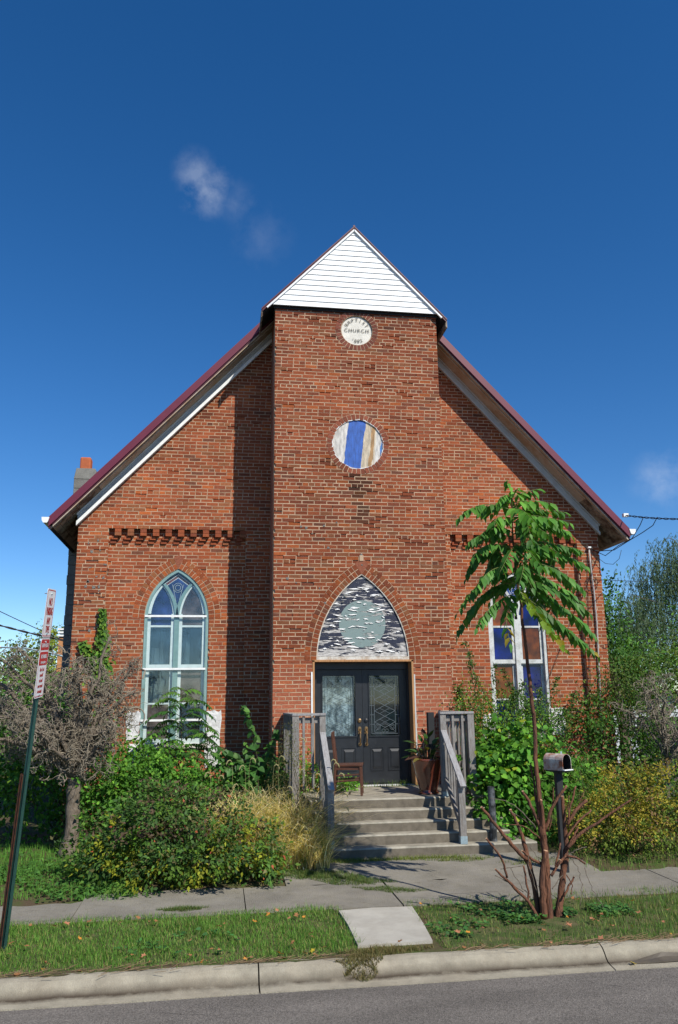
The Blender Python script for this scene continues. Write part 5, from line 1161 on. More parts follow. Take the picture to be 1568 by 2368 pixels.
# ------------------------------------------------------------------ shrubs & plants
G1=[(.045,.085,.022),(.06,.115,.028),(.035,.065,.022),(.085,.14,.03)]
def shrub(name,label,cat,base,blobs,n,L,Wr,cols,w,shape='fold',ns=9,rs=.012,group=None,**k):
    t=thing(name,base,label,cat,group)
    tips=[(bl[0]+random.uniform(-.5,.5)*bl[3],bl[1]+random.uniform(-.5,.5)*bl[4],bl[2]+random.uniform(.0,.6)*bl[5]) for bl in blobs for _ in range(max(2,ns//len(blobs)))]
    stems('stem',base,tips,rs,'darkstem',t); foliage('foliage',blobs,n,L,Wr,cols,w,shape,t,**k); return t
random.seed(5)
# big spirea-like mound, lower right part yellower, top darker with brown seed heads
def spi(P,C,k):
    z=P[:,2]; fz=np.clip((.75-z)/.6,0,1); clk=np.sin(k*12.9898)*43758.5453; r=clk-np.floor(clk)
    yel=(r<.30*fz+.02); C[yel]=C[yel]*0+np.array([.22,.24,.02])*RNG.uniform(.7,1.25,(yel.sum(),1))
    lime=(~yel)&(r<.65*fz+.05); C[lime]=np.array([.085,.16,.02])*RNG.uniform(.7,1.25,(lime.sum(),1))
    br=(r>.84)&(z>.55); C[br]=np.array([.10,.068,.042])*RNG.uniform(.6,1.2,(br.sum(),1))
    rd=RNG.random(len(z))<.008; C[rd]=np.array([.35,.09,.04]); return C
shrub('mounded_shrub','wide dark green mounded shrub with yellow leaves low down, beside the pavement on the left','shrub',(-2.85,-3.1,.03),
 [(-2.9,-3.1,.52,1.05,.80,.60),(-3.35,-2.95,.45,.75,.7,.55),(-2.25,-3.1,.34,.62,.62,.40),(-2.9,-2.75,.72,.75,.6,.45),(-3.7,-2.9,.3,.5,.5,.36),(-1.9,-3.2,.24,.36,.4,.26),(-2.7,-3.55,.35,.7,.42,.36)],15500,.060,.55,[(.038,.072,.026),(.052,.10,.028),(.028,.052,.024),(.080,.066,.040)],[4,4,3,1.6],per=34,spread=.06,shell=.30,ns=20,colfn=spi)
def yel(P,C,k):
    r=np.sin(k*78.233)*43758.5453; r=r-np.floor(r); y=(r<.46)&(P[:,2]>.3); C[y]=np.array([.34,.29,.035])*RNG.uniform(.6,1.2,(y.sum(),1))
    o=(r>.86); C[o]=np.array([.20,.12,.05])*RNG.uniform(.6,1.2,(o.sum(),1)); return C
shrub('golden_shrub','golden-yellow leaved shrub at the far right beside the pavement','shrub',(3.15,-2.7,.06),[(3.0,-2.85,.45,.72,.6,.48),(3.75,-2.75,.62,.7,.6,.6),(2.75,-2.6,.5,.5,.45,.42),(3.35,-2.45,.85,.5,.45,.38)],13000,.045,.5,[(.07,.10,.02),(.10,.12,.025),(.05,.07,.02)],[4,3,3],per=15,spread=.045,shell=.32,ns=14,colfn=yel)
# undergrowth, left of the church front
shrub('leafy_thicket','green leafy thicket growing behind the contorted tree, covering the lower left wall','shrub',(-4.6,-.2,.09),[(-5.3,-.1,1.15,.9,.6,1.15),(-4.5,.15,1.1,.7,.55,1.15),(-3.7,.1,.75,.6,.55,.75),(-6.4,.4,1.1,.9,.8,1.1),(-4.9,0,2.0,.55,.4,.7),(-5.9,.2,2.1,.7,.5,.6)],11000,.085,.62,[(.045,.11,.025),(.06,.14,.03),(.03,.08,.02),(.12,.19,.03)],[4,4,2,1],per=10,spread=.11,shell=.4,ns=16,rs=.015)
shrub('leafy_bush','low bright green bush between the mounded shrub and the left window','shrub',(-3.1,-1.0,.09),[(-3.3,-1.0,.65,.8,.6,.75),(-2.6,-.95,.6,.6,.5,.62),(-3.9,-1.0,.6,.6,.5,.75),(-3.5,-.3,1.1,.8,.4,.5)],10000,.07,.65,[(.05,.12,.022),(.035,.085,.02),(.09,.17,.03)],[4,3,2],per=9,spread=.08,ns=12)
# ivy on left pier
iv=thing('climbing_vine',(-4.35,D0-.03,1.6),'bright green vine climbing the brick at the left corner of the church','vine')
b=MB(); vp=[at(238,1600,D0-.03),at(236,1540,D0-.03),at(240,1480,D0-.03),at(240,1408,D0-.03)]; b.tube(densify(vp,4,.01),.007,5); b.tube(densify([at(236,1550,D0-.03),at(215,1520,D0-.03),at(193,1490,D0-.03)],4,.01),.005,5); b.build('stem',M['darkstem'],iv)
P=[];n=900
for i in range(n):
    t_=random.random()**1.15; y=1408+t_*190; w_=4+16*t_; x=238+random.gauss(0,1)*w_*.55
    if random.random()<.2: s=random.random(); x=236-43*s+random.gauss(0,6); y=1550-58*s+random.gauss(0,7)
    P.append(at(x,y,D0-.03-random.uniform(0,.07)))
P=np.array(P); Nn=np.tile([.1,-1,.5],(n,1))+RNG.normal(0,.35,(n,3)); Dd=np.tile([0,-.3,-1.],(n,1))+RNG.normal(0,.5,(n,3))
V,F,C=leafset(P,Dd,Nn,.075*RNG.uniform(.6,1.2,n),.06*RNG.uniform(.6,1.2,n),pal([(.09,.19,.02),(.05,.13,.02),(.14,.23,.03)],n,[4,3,3]),'heart'); npmesh('leaves',V,F,C,M['leafm'],iv)
# pinnate saplings (same species) under left window
def pinnate(name,label,cat,base,topz,nfr,flen,seed,tone=1.0,lean=(0,0),start=.25,lsize=.10,m='leaf'):
    random.seed(seed); t=thing(name,base,label,cat); b=MB(); base=Vector(base); tip=Vector((base.x+lean[0],base.y+lean[1],topz)); b.tube(densify([base,base.lerp(tip,.5)+Vector((.02,0,0)),tip],5,.004),[.013*(1-.7*i/10) for i in range(11)],6); b.build('stem',M['darkstem'],t,smooth=True)
    rb=MB();P=[];Dv=[];Nv=[];Ls=[];Cs=[]
    for k in range(nfr):
        s=start+(1-start)*(k+.5)/nfr; p0=base.lerp(tip,s); a=k*2.4+random.uniform(-.3,.3); L=flen*(1.15-.75*s)*random.uniform(.85,1.1)*(1 if s<.9 else .7); dh=Vector((math.cos(a),math.sin(a),0)); up=.35+.6*s
        n=9; pts=[p0+dh*L*(i/n)+Vector((0,0,L*(up*(i/n)-.95*(i/n)**2))) for i in range(n+1)]
        rb.tube(pts,[.004*(1-.7*i/n)+.001 for i in range(n+1)],4); np_=max(5,int(L/.05))
        for i in range(np_+1):
            ss=.15+.85*i/np_; x=ss*n; j=min(int(x),n-1); p=pts[j].lerp(pts[j+1],x-j); d=(pts[j+1]-pts[j]).normalized(); side=d.cross(Vector((0,0,1))).normalized()
            for sg_ in ((-1,1) if i<np_ else (0,)):
                P.append(p);Dv.append(side*sg_*.85+d*.4+Vector((0,0,-random.uniform(.2,.6))));Nv.append(Vector((0,-.15,1))+side*sg_*.3);Ls.append(lsize*(1.15-.45*ss)*random.uniform(.85,1.1)); Cs.append(np.array((.035,.105,.022))*tone*random.uniform(.75,1.35) if s<.88 else np.array((.09,.2,.03))*random.uniform(.8,1.2))
    rb.build('leaf_stalk',M['darkstem'],t); V,F,C=leafset(np.array(P),np.array(Dv),np.array(Nv),np.array(Ls),np.array(Ls)*.36,np.array(Cs),'lance'); npmesh('leaves',V,F,C,M[m],t); return t
q=at(414,1800,.35); pinnate('sumac_sapling','feathery-leaved dark green sapling in front of the left arched window','sapling',(q.x,.35,.3),at(412,1595,.35).z,36,1.05,3,lsize=.15)
q=at(475,1850,-.1); pinnate('sumac_sapling','smaller feathery-leaved sapling at the foot of the left window, right side','sapling',(q.x,-.1,.2),at(470,1680,-.1).z,20,.7,9,lsize=.13)
# heart-leaved plant left of the steps
hb=at(600,1850,-.9); hp=thing('heart_leaved_shrub',(hb.x,-.9,.09),'shrub with large heart-shaped leaves left of the porch railing, one long arching shoot','shrub')
random.seed(21); b=MB(); P=[];Dv=[];Ls=[];Nv=[]
shoots=[((600,1850),(590,1720),(563,1635)),((600,1850),(620,1760),(640,1690)),((590,1850),(560,1770),(515,1735)),((600,1850),(560,1800),(505,1770)),((610,1850),(620,1790),(650,1760)),((590,1850),(580,1770),(575,1720)),((600,1850),(570,1790),(540,1740)),((600,1860),(630,1820),(665,1790)),((590,1860),(545,1830),(520,1800)),((600,1860),(590,1800),(600,1750)),((560,1860),(540,1790),(500,1745)),((640,1860),(650,1800),(625,1730))]
for (a_,m_,t_) in shoots:
    yy=-.9+random.uniform(-.25,.35); pts=densify([at(*a_,yy),at(*m_,yy-.05),at(*t_,yy-.1)],8,.004); b.tube(pts,[.008*(1-.6*i/len(pts)) for i in range(len(pts))],5)
    for i in range(3,len(pts)):
        for s in (-1,1):
            if random.random()<.92: P.append(pts[i]+Vector((random.gauss(0,.02),random.gauss(0,.03),random.gauss(0,.02)))); Dv.append((s*random.uniform(.2,1),random.uniform(-.8,.3),random.uniform(-1.1,-.2))); Nv.append((random.gauss(0,.3),-.6,.9)); Ls.append(random.uniform(.09,.17)*(1-.35*i/len(pts)))
b.build('stem',M['darkstem'],hp); n=len(P); V,F,C=leafset(np.array(P),np.array(Dv),np.array(Nv),np.array(Ls),np.array(Ls)*.85,pal([(.045,.13,.025),(.035,.10,.022),(.075,.17,.03)],n,[4,3,2]),'heart'); npmesh('leaves',V,F,C,M['leaf'],hp)
shrub('dark_bush','dark green leafy bush filling the corner between the tower and the dried grass','shrub',(-1.9,-.4,.09),[(-2.0,-.45,.6,.55,.45,.55),(-1.45,-.6,.6,.35,.4,.5)],2600,.09,.8,[(.03,.08,.02),(.045,.11,.022)],[3,2],shape='heart',per=6,spread=.1,ns=6)
# goldenrod-like weed at the left rail
gp=thing('seeding_weed',(-1.35,-1.95,.2),'tall airy weed with small olive seed heads in front of the left railing','weed')
random.seed(31); tips=[at(x,y,-1.95+random.uniform(-.15,.15)) for x,y in ((650,1720),(660,1690),(672,1670),(640,1760),(690,1720),(655,1790),(700,1760),(715,1790),(675,1740),(630,1800))]
stems('stem',(-1.3,-1.95,.15),tips,.006,'darkstem',gp); P=[];
for t_ in tips:
    for i in range(150): s=random.random(); P.append(np.array(t_)+np.array([random.gauss(0,.055),random.gauss(0,.05),-.32*s+.02])+RNG.normal(0,.012,3))
P=np.array(P); n=len(P); V,F,C=leafset(P,RNG.normal(0,1,(n,3)),RNG.normal(0,1,(n,3)),.022,.012,pal([(.14,.15,.05),(.09,.12,.04),(.17,.15,.06)],n),'simple'); npmesh('seed_head',V,F,C,M['straw'],gp)
# orange/green small bush behind left rail
shrub('porch_plant','small green and orange plant growing behind the left railing balusters','plant',(-1.0,-.6,.5),[(-1.05,-.6,1.0,.22,.2,.32),(-.9,-.5,.85,.15,.15,.2)],900,.06,.6,[(.07,.16,.03),(.10,.2,.03),(.28,.14,.05)],[4,3,1.5],per=8,spread=.05,ns=4,rs=.006)
# ------------------------------------------------------------------ blades
def blades(name,P,H,Wd,lean,cols,w,m='straw',parent=None,jit=.18,curve=.35,droop=0,**pr):
    n=len(P); P=np.asarray(P,float); a=RNG.uniform(0,6.283,n); d=np.stack([np.cos(a),np.sin(a),np.zeros(n)],1)*lean*RNG.uniform(.2,1.3,(n,1)); s=np.stack([-np.sin(a+RNG.normal(0,.8,n)),np.cos(a),np.zeros(n)],1); s=unit(s)
    H=np.broadcast_to(H,(n,))[:,None]; up=np.array([0,0,1.]); w_=np.broadcast_to(Wd,(n,))[:,None]/2
    k=3 if not droop else 4; rows=[]
    for i in range(k+1):
        t=i/k; c=P+up*H*(t-droop*.55*t*t*t)+d*H*(t**1.7)*(1+droop); ww=w_*(1-t*.92) if i else w_; rows+= [c-s*ww,c+s*ww]
    V=np.stack(rows,1).reshape(-1,3); tf=np.array([(2*i,2*i+1,2*i+3,2*i+2) for i in range(k)]); F=(tf[None]+(np.arange(n)*2*(k+1))[:,None,None]).reshape(-1,4)
    C=np.repeat(pal(cols,n,w,jit)*(np.array([1.2,1.42,1.0]) if m!='straw' else 1.3),k,0); return npmesh(name,V,F,C,M[m],parent,**pr)
dg=thing('dried_grass',(-1.6,-2.3,.08),'clump of tall dried straw-coloured grass left of the steps','grass clump')
n=4600; P=np.stack([RNG.uniform(-2.25,-1.02,n),RNG.uniform(-2.95,-1.65,n),np.full(n,.08)],1); P[:,0]-=.25*(P[:,1]+2.3); P[:,0]=np.where(P[:,0]>-1.0,-1.25,P[:,0]); hh=RNG.uniform(.4,1.6,n)*np.clip(1.0-.5*(-1.75-P[:,1]),.35,1)
blades('blade',P,hh,.015,.55,[(.58,.49,.27),(.48,.40,.20),(.74,.65,.45),(.16,.22,.06),(.32,.30,.11)],[4,3,2.6,1.8,2],parent=dg,droop=.8)
n=1300; P=np.stack([RNG.uniform(-2.2,-1.05,n),RNG.uniform(-2.4,-1.2,n),np.full(n,.08)],1)
blades('leaf_blade',P,RNG.uniform(.4,1.0,n),.011,.30,[(.05,.10,.025),(.10,.14,.04),(.25,.22,.08)],[3,3,1.5],parent=dg,droop=.8)
# foxtail heads
b=MB(); random.seed(41)
for (x,y) in ((700,1710),(772,1758),(778,1766),(735,1790),(652,1750),(700,1780),(560,1772),(512,1795),(640,1770),(585,1755),(790,1790),(608,1830),(545,1815),(480,1788),(720,1830),(798,1835),(670,1820),(530,1760),(655,1838),(800,1868)):
    p=at(x,y,-2.1 if x<730 else -2.3); s=random.choice((-1,1)) if x<730 else 1
    b.tube([Vector((p.x-s*.04,p.y,.1)),p+Vector((-s*.05,0,-.14)),p+Vector((-s*.035,0,-.01))],.0014,3)
    b.tube([p+Vector((-s*.035,0,-.01)),p+Vector((-s*.012,0,.012)),p+Vector((s*.018,0,.0)),p+Vector((s*.035,0,-.035)),p+Vector((s*.038,0,-.055))],[.004,.0085,.0095,.008,.002],6)
b.build('seed_head',mat('foxtail',(.30,.27,.13),.8,.1),dg)
# right side vegetation
shrub('vine_covered_bush','dense vine-covered green bush with heart-shaped leaves right of the steps','bush',(1.9,-1.5,.09),[(1.75,-1.7,.75,.5,.45,.72),(2.35,-1.5,.85,.6,.5,.8),(2.0,-1.1,1.2,.6,.45,.5),(2.85,-1.4,.6,.5,.5,.55),(1.55,-1.75,.4,.35,.4,.35)],6500,.088,.85,[(.05,.13,.024),(.035,.095,.02),(.085,.18,.028),(.20,.22,.03)],[4,3,2.5,.5],shape='heart',per=7,spread=.09,shell=.33,ns=14,droop=.7)
lt=shrub('tall_leggy_shrub','leggy small-leaved shrub climbing in front of the right arched window','shrub',(2.4,-.2,.09),[(2.15,-.1,1.45,.75,.4,.45),(2.9,.0,1.35,.6,.4,.45),(1.75,0,1.95,.35,.3,.5),(2.5,.1,1.95,.6,.3,.35),(3.2,.1,1.8,.5,.3,.3)],8200,.05,.5,[(.055,.12,.028),(.08,.15,.03),(.20,.22,.03),(.04,.08,.025)],[4,3,.9,3],per=9,spread=.06,ns=16)
random.seed(51); b=MB(); P=[]
for k,(x0,y0,x1,y1) in enumerate(((1130,1700,1075,1475),(1120,1700,1085,1500),(1150,1700,1100,1560),(1100,1700,1050,1600),(1160,1700,1215,1570),(1240,1700,1290,1560),(1200,1700,1160,1540),(1260,1690,1310,1640),(1220,1690,1250,1590),(1180,1700,1140,1530),(1090,1690,1062,1585),(1290,1720,1345,1650),(1300,1710,1330,1600),(1240,1700,1200,1590),(1190,1700,1230,1610),(1150,1680,1190,1590))):
    yy=random.uniform(-.25,.55); A_=at(x0,y0,yy); B_=at(x1,y1,yy); pts=densify([A_,A_.lerp(B_,.5)+Vector((random.uniform(-.08,.08),0,0)),B_],5,.01); b.tube(pts,.004,4)
    for i in range(260):
        s=random.random(); j=int(s*(len(pts)-1)); P.append(np.array(pts[j])+RNG.normal(0,1,3)*np.array([.06,.05,.05])*(1.25-s*.8))
b.build('shoot',M['darkstem'],lt); P=np.array(P); n=len(P); V,F,C=leafset(P,RNG.normal(0,1,(n,3))+np.array([0,0,-.2]),RNG.normal(0,.6,(n,3))+np.array([.2,-.4,.8]),.058*RNG.uniform(.6,1.3,n),.028,pal([(.055,.12,.028),(.08,.16,.03),(.22,.22,.03),(.04,.085,.025)],n,[4,3,.8,2]),'fold'); npmesh('shoot_leaves',V,F,C,M['leafm'],lt)
shrub('feathery_shrub','soft grey-green feathery shrub behind the mailbox','shrub',(2.75,-2.0,.08),[(2.65,-1.95,.75,.5,.45,.62),(3.05,-1.6,.7,.5,.45,.55),(2.3,-2.1,.4,.4,.3,.35)],9000,.035,.22,[(.075,.115,.04),(.055,.095,.03),(.11,.14,.05)],[4,4,2],shape='simple',per=18,spread=.07,ns=12,droop=-.4)
shrub('dark_thicket','dark green thicket at the right corner of the church wall','shrub',(4.7,-.2,.09),[(4.5,-.1,1.0,.8,.6,.95),(5.5,.2,1.0,.8,.7,1.0),(4.2,.3,1.7,.5,.4,.6),(5.3,.6,1.7,.6,.5,.7),(6.6,.4,.8,.9,.6,.8),(3.7,-.6,.8,.5,.4,.6),(5.2,-1.2,.5,.9,.6,.5)],9500,.075,.55,[(.028,.065,.018),(.04,.09,.02),(.065,.12,.03),(.10,.12,.04)],[4,4,2,.8],per=10,spread=.1,shell=.4,ns=18)
shrub('loose_shrub','loose olive-green shrub reaching up the right corner of the church','shrub',(5.0,.2,.1),[(5.1,.5,2.35,.65,.5,.6),(5.8,.7,2.6,.7,.5,.6),(4.6,.3,2.3,.45,.4,.5),(6.6,1.0,2.8,.8,.6,.7),(7.6,1.2,2.6,.9,.7,.8)],6500,.062,.5,[(.045,.07,.022),(.065,.09,.024),(.032,.055,.018),(.10,.09,.03)],[4,3,3,1],per=9,spread=.13,shell=.5,ns=18)
hz_=at(1530,1850,-.6); hz_.z=.08
ct2=thing('contorted_bush',hz_,'bare grey contorted bush with twisted silvery twigs at the right edge','bush')
contorted('c2',ct2,hz_,at(1545,1760,-.6),0,None,None,at(1555,1660,-.6),(1.05,.9,.95),9,77,twig=5,trunkr=.05,sub=4)
# fence and neighbour house on the right
fc=thing('board_fence',(7.4,2.2,0),'dark grey vertical board fence behind the bushes at the right edge','fence')
for k in range(18):
    x=6.05+k*.185; b=MB(); b.box(x,x+.175,2.2,2.225,.05,1.72+.01*random.random()); b.build('board',M['fence'],fc)
b=MB(); b.box(6.0,9.5,2.23,2.28,1.45,1.54); b.box(6.0,9.5,2.23,2.28,.4,.49); b.build('rail',M['fence'],fc)
nh=thing('neighbour_house',(9,12,0),'pale blue-white sided house glimpsed through the bushes behind the fence','house')
b=MB(); b.box(7.4,16,12,18,.05,2.25)
b.build('wall',M['houseside'],nh)
b=MB(); 
for k in range(14): b.box(7.38,16,11.975,12,.15+k*.15,.16+k*.15)
b.build('siding_course',M['frieze'],nh)
b=MB(); b.box(7.2,16.2,11.7,18.2,2.25,2.36); b.build('roof',M['fence'],nh)
# ------------------------------------------------------------------ background trees
def bgtree(label,base,blobs,n,L,cols,w,trunkr=.16,name='tree',**k):
    t=thing(name,base,label,'tree','trees behind the church'); top=Vector(blobs[0][:3]); b=MB(); b.tube(densify([Vector(base),Vector(base).lerp(top,.5)+Vector((.1,0,0)),top],4,.03),[trunkr*(1-.07*i) for i in range(9)],8)
    for bl in blobs[1:]: b.tube([Vector(base).lerp(top,random.uniform(.3,.7)),Vector(bl[:3])],[trunkr*.4,trunkr*.12],5)
    b.build('trunk',M['bark'],t); foliage('crown',blobs,n,L,.6,cols,w,'fold',t,**k); return t
q=at(1420,1560,4.5); bgtree('slender dark green tree just beyond the right wall corner',(q.x+.2,4.5,.1),[(q.x-.2,4.5,3.4,.55,.6,1.0),(q.x-.1,4.5,4.4,.4,.5,.7),(q.x+.4,4.7,2.8,.8,.7,.9)],3800,.10,[(.035,.085,.025),(.05,.11,.03),(.03,.07,.025)],[3,3,2],per=9,spread=.14,shell=.6)
q=at(1500,1600,7.5); bgtree('bright green leafy tree low behind the right bushes, under the willow',(q.x,7.5,.1),[(q.x,7.5,2.8,1.4,1,1.1),(q.x+1.8,7.8,3.2,1.3,1,1.1),(q.x-1,7.6,2.3,.9,.8,.9),(q.x+3.6,8,3.0,1.5,1,1.3)],6500,.12,[(.06,.13,.03),(.045,.10,.025),(.09,.17,.035)],[3,3,2],per=10,spread=.17,shell=.55)
wt=thing('willow_tree',(16.2,15,0),'tall weeping willow with drooping blue-green strands at the right edge','tree','trees behind the church')
random.seed(61); b=MB(); b.tube(densify([Vector((16.2,15,0)),Vector((16,15,3)),Vector((15.8,15,6.5))],4,.03),[.35*(1-.07*i) for i in range(9)],10)
sp_=[]
arcs=[(1568,1265,13.8),(1540,1245,14.6),(1500,1300,14),(1560,1310,15),(1590,1250,15),(1620,1260,14.5),(1455,1372,13.5),(1480,1400,14.5),(1435,1390,14),(1510,1360,15.5),(1530,1290,14.2),(1600,1330,13.5),(1650,1330,15),(1475,1430,13),(1560,1400,13),(1440,1430,15),(1520,1430,13.5),(1600,1420,14),(1485,1330,14.8),(1420,1430,14.4)]
for (x,y,Y) in arcs:
    tpp=at(x,y,Y); b.tube(densify([Vector((16,15,4+random.uniform(0,2))),Vector(((16+tpp.x)/2,(15+Y)/2,tpp.z-.3)),tpp],4,.03),[.035*(1-.1*i) for i in range(9)],5)
    for s in range(60):
        p=tpp+Vector((random.gauss(0,.42),random.gauss(0,.5),random.uniform(-.5,.12))); L=random.uniform(.9,2.6); dx=random.gauss(0,.10)
        for i in range(int(L/.05)):
            tt=i*.05; sp_.append((p.x+dx*tt+.05*math.sin(tt*3+s)+.25*min(tt,.3)*(1 if dx>0 else -1),p.y+random.gauss(0,.02),p.z-tt+.12*math.sin(min(tt,.5)*6)))
b.build('trunk',M['bark'],wt); P=np.array(sp_); n=len(P); Dd=np.tile([0,0,-1.],(n,1))+RNG.normal(0,.35,(n,3)); V,F,C=leafset(P,Dd,RNG.normal(0,1,(n,3)),.12*RNG.uniform(.7,1.3,n),.028,pal([(.10,.16,.08),(.07,.12,.06),(.13,.18,.10)],n,[4,3,2]),'simple'); npmesh('crown',V,F,C,M['leafm'],wt)
for i,(x,y,Y,r,lab,cols) in enumerate(((60,1500,16,1.0,'olive-green tree far behind the contorted tree at the left edge',[(.07,.10,.03),(.10,.12,.03)]),(112,1465,18,.75,'yellowing tree seen behind the parking sign',[(.16,.17,.03),(.09,.12,.03)]),(-10,1530,15,1.3,'dark tree at the far left edge behind the contorted tree',[(.05,.08,.03),(.07,.10,.03)]),(150,1520,22,1.3,'distant tree showing just left of the church corner',[(.10,.11,.03),(.07,.10,.03)]))):
    q=at(x,y,Y); bgtree(lab,(q.x,Y,0),[(q.x,Y,q.z-.3,r*1.1,r,r*.9),(q.x-r*.8,Y+.3,q.z-1.3,r*1.2,r,r*1.1),(q.x+r*.8,Y,q.z-1.5,r*1.1,r,r),(q.x,Y,q.z-2.6,r*1.7,r,r*1.2)],3600,.13,cols,[3,2],per=9,spread=.16,shell=.6)
# neighbour house with chimney on the left
q=at(155,1480,11); nl=thing('brick_house',(q.x-.5,11,0),'dark brown house with an orange brick chimney glimpsed left of the church','house')
b=MB(); b.box(q.x-.5,q.x+1.0,11.6,16,.05,q.z-1.3); b.build('wall',M['brick_side'],nl)
b=MB(); 
b.add([(q.x-.7,11.2,q.z-1.35),(q.x+1.2,11.2,q.z-1.35),(q.x+1.0,13.8,q.z-.35),(q.x-.5,13.8,q.z-.35),(q.x-.7,16.4,q.z-1.35),(q.x+1.2,16.4,q.z-1.35)],[(0,1,2,3),(3,2,5,4),(0,3,4),(1,5,2)]); rf=b.build('roof',mat('brown_shingle',(.07,.05,.045),.9,.1,noise=.3,nscale=8),nl)
cq=at(150,1468,12.6); b=MB(); b.box(cq.x-.16,cq.x+.16,12.5,12.85,cq.z-1.2,cq.z-.08); c_=b.build('chimney',mat('orange_brick',(.45,.22,.10),.9,.1,noise=.2),nl)
b=MB(); 
for k in range(3): b.box(cq.x-.19,cq.x+.19,12.45,12.9,cq.z-.06+.1*k,cq.z-.01+.1*k)
b.build('chimney_cap',M['white_paint'],c_)
# street lamp arm
a0=at(-40,1498,9.5); sl_=thing('street_lamp',(a0.x-.6,9.5,0),'pale metal street lamp arm crossing behind the contorted tree','street lamp')
b=MB(); b.tube([at(0,1497,9.5),at(60,1499,9.5),at(120,1510,9.5),at(165,1524,9.5),at(220,1545,9.5)],[.02,.02,.024,.028,.03],8); b.tube([at(220,1545,9.5),Vector((at(222,1560,9.5).x,9.5,0))],[.05,.07],8); b.build('arm',M['steel'],sl_,smooth=True)
b=MB(); p=at(-8,1495,9.5); b.lathe((p.x,9.5,p.z-.05),[(.001,0),(.11,.01),(.12,.05),(.07,.10),(.001,.11)],14); b.build('lamp_head',M['white_paint'],sl_,smooth=True)
# ------------------------------------------------------------------ grass and weeds
def lawnpts(n,x0,x1,y0,y1,f=None):
    P=np.stack([RNG.uniform(x0,x1,n),RNG.uniform(y0,y1,n),np.zeros(n)],1)
    if f is not None: P=P[f(P)]
    P[:,2]=np.array([gz(y) for y in P[:,1]])-.006; return P
def nzf(P,s,ph=0): return np.sin(P[:,0]*s+ph)*np.sin(P[:,1]*s*1.3+ph*2)+.5*np.sin(P[:,0]*s*2.7+P[:,1]*s*2.1+ph)
GC=[(.085,.155,.030),(.060,.13,.024),(.11,.19,.040),(.20,.18,.075)]
P=lawnpts(36000,-6.2,-1.12,-6.28,-4.52,lambda P:(RNG.random(len(P))<np.where(P[:,1]<-6.08,.5,1))&((P[:,0]<-1.2)|(RNG.random(len(P))<.5)))
nv=nzf(P,3.1); Hh=RNG.uniform(.015,.055,len(P))*(1+.35*nv)*np.where(P[:,1]<-5.95,.75,1)*np.where(RNG.random(len(P))<.03,1.7,1)
blades('grass',P,Hh,.0062,.75,GC,[4,3,2,2.0],m='leafm',kind='stuff',label='mown green grass of the kerb strip left of the pale slab',cat='grass')
P=lawnpts(19000,-.45,5.0,-6.28,-4.42,lambda P:(nzf(P,2.2,1)+RNG.normal(0,.5,len(P))>-.75)&(np.hypot(P[:,0]-.85,P[:,1]+5.4)>.32*RNG.uniform(.6,1.3,len(P))))
Hh=RNG.uniform(.02,.06,len(P))*np.where(P[:,0]>1.2,1.2,.8)
blades('grass',P,Hh,.0055,.5,[(.075,.135,.03),(.06,.11,.024),(.12,.15,.045),(.24,.20,.09)],[4,3,2,1.7],m='leafm',kind='stuff',label='thin dry-patched grass of the kerb strip around the pruned tree',cat='grass')
P=lawnpts(16000,-8.5,-3.3,-3.9,-.4,lambda P:(P[:,1]>-3.75+.15*np.sin(P[:,0]*4)))
blades('grass',P,RNG.uniform(.04,.10,len(P)),.007,.4,[(.085,.19,.035),(.07,.15,.028),(.12,.22,.045)],[4,3,2],m='leafm',kind='stuff',label='bright lawn grass around the contorted tree trunk',cat='grass')
P=lawnpts(6000,2.2,8,-3.6,-.5); blades('grass',P,RNG.uniform(.04,.12,len(P)),.007,.4,GC,[4,3,2,1],m='leafm',kind='stuff',label='grass under the golden shrub on the right',cat='grass')
# clover / low leaves
def groundleaves(P,L,cols,w,**pr):
    n=len(P); P=np.array(P); P[:,2]+=RNG.uniform(.01,.06,n); V,F,C=leafset(P,RNG.normal(0,1,(n,3))*np.array([1,1,.25]),np.tile([0,-.25,1.],(n,1))+RNG.normal(0,.3,(n,3)),L*RNG.uniform(.6,1.3,n),L*.8*RNG.uniform(.6,1.2,n),pal(cols,n,w),'heart' if L>.03 else 'simple'); return npmesh('ground_cover',V,F,C,M['leafm'],None,kind='stuff',**pr)
P=lawnpts(5000,-5.6,-3.3,-3.75,-1.2,lambda P:nzf(P,2.7,2)+RNG.normal(0,.4,len(P))>-.2); groundleaves(P,.045,[(.05,.13,.025),(.07,.17,.03)],[1,1],label='broad-leaved ground cover between the trunk and the mounded shrub',cat='ground cover')
P=np.concatenate([lawnpts(900,-.4,.75,-5.9,-4.75,lambda P:nzf(P,4,3)>.1),lawnpts(260,.35,.75,-5.55,-5.2),lawnpts(330,1.35,1.75,-5.45,-5.1),lawnpts(120,1.0,1.15,-5.4,-5.1),lawnpts(300,-3.3,-2.2,-6.0,-5.3,lambda P:nzf(P,6,1)>.3)]); groundleaves(P,.04,[(.05,.15,.035),(.07,.16,.03),(.04,.11,.03)],[2,2,2],label='clumps of clover and ivy at the foot of the pruned tree',cat='ground cover')
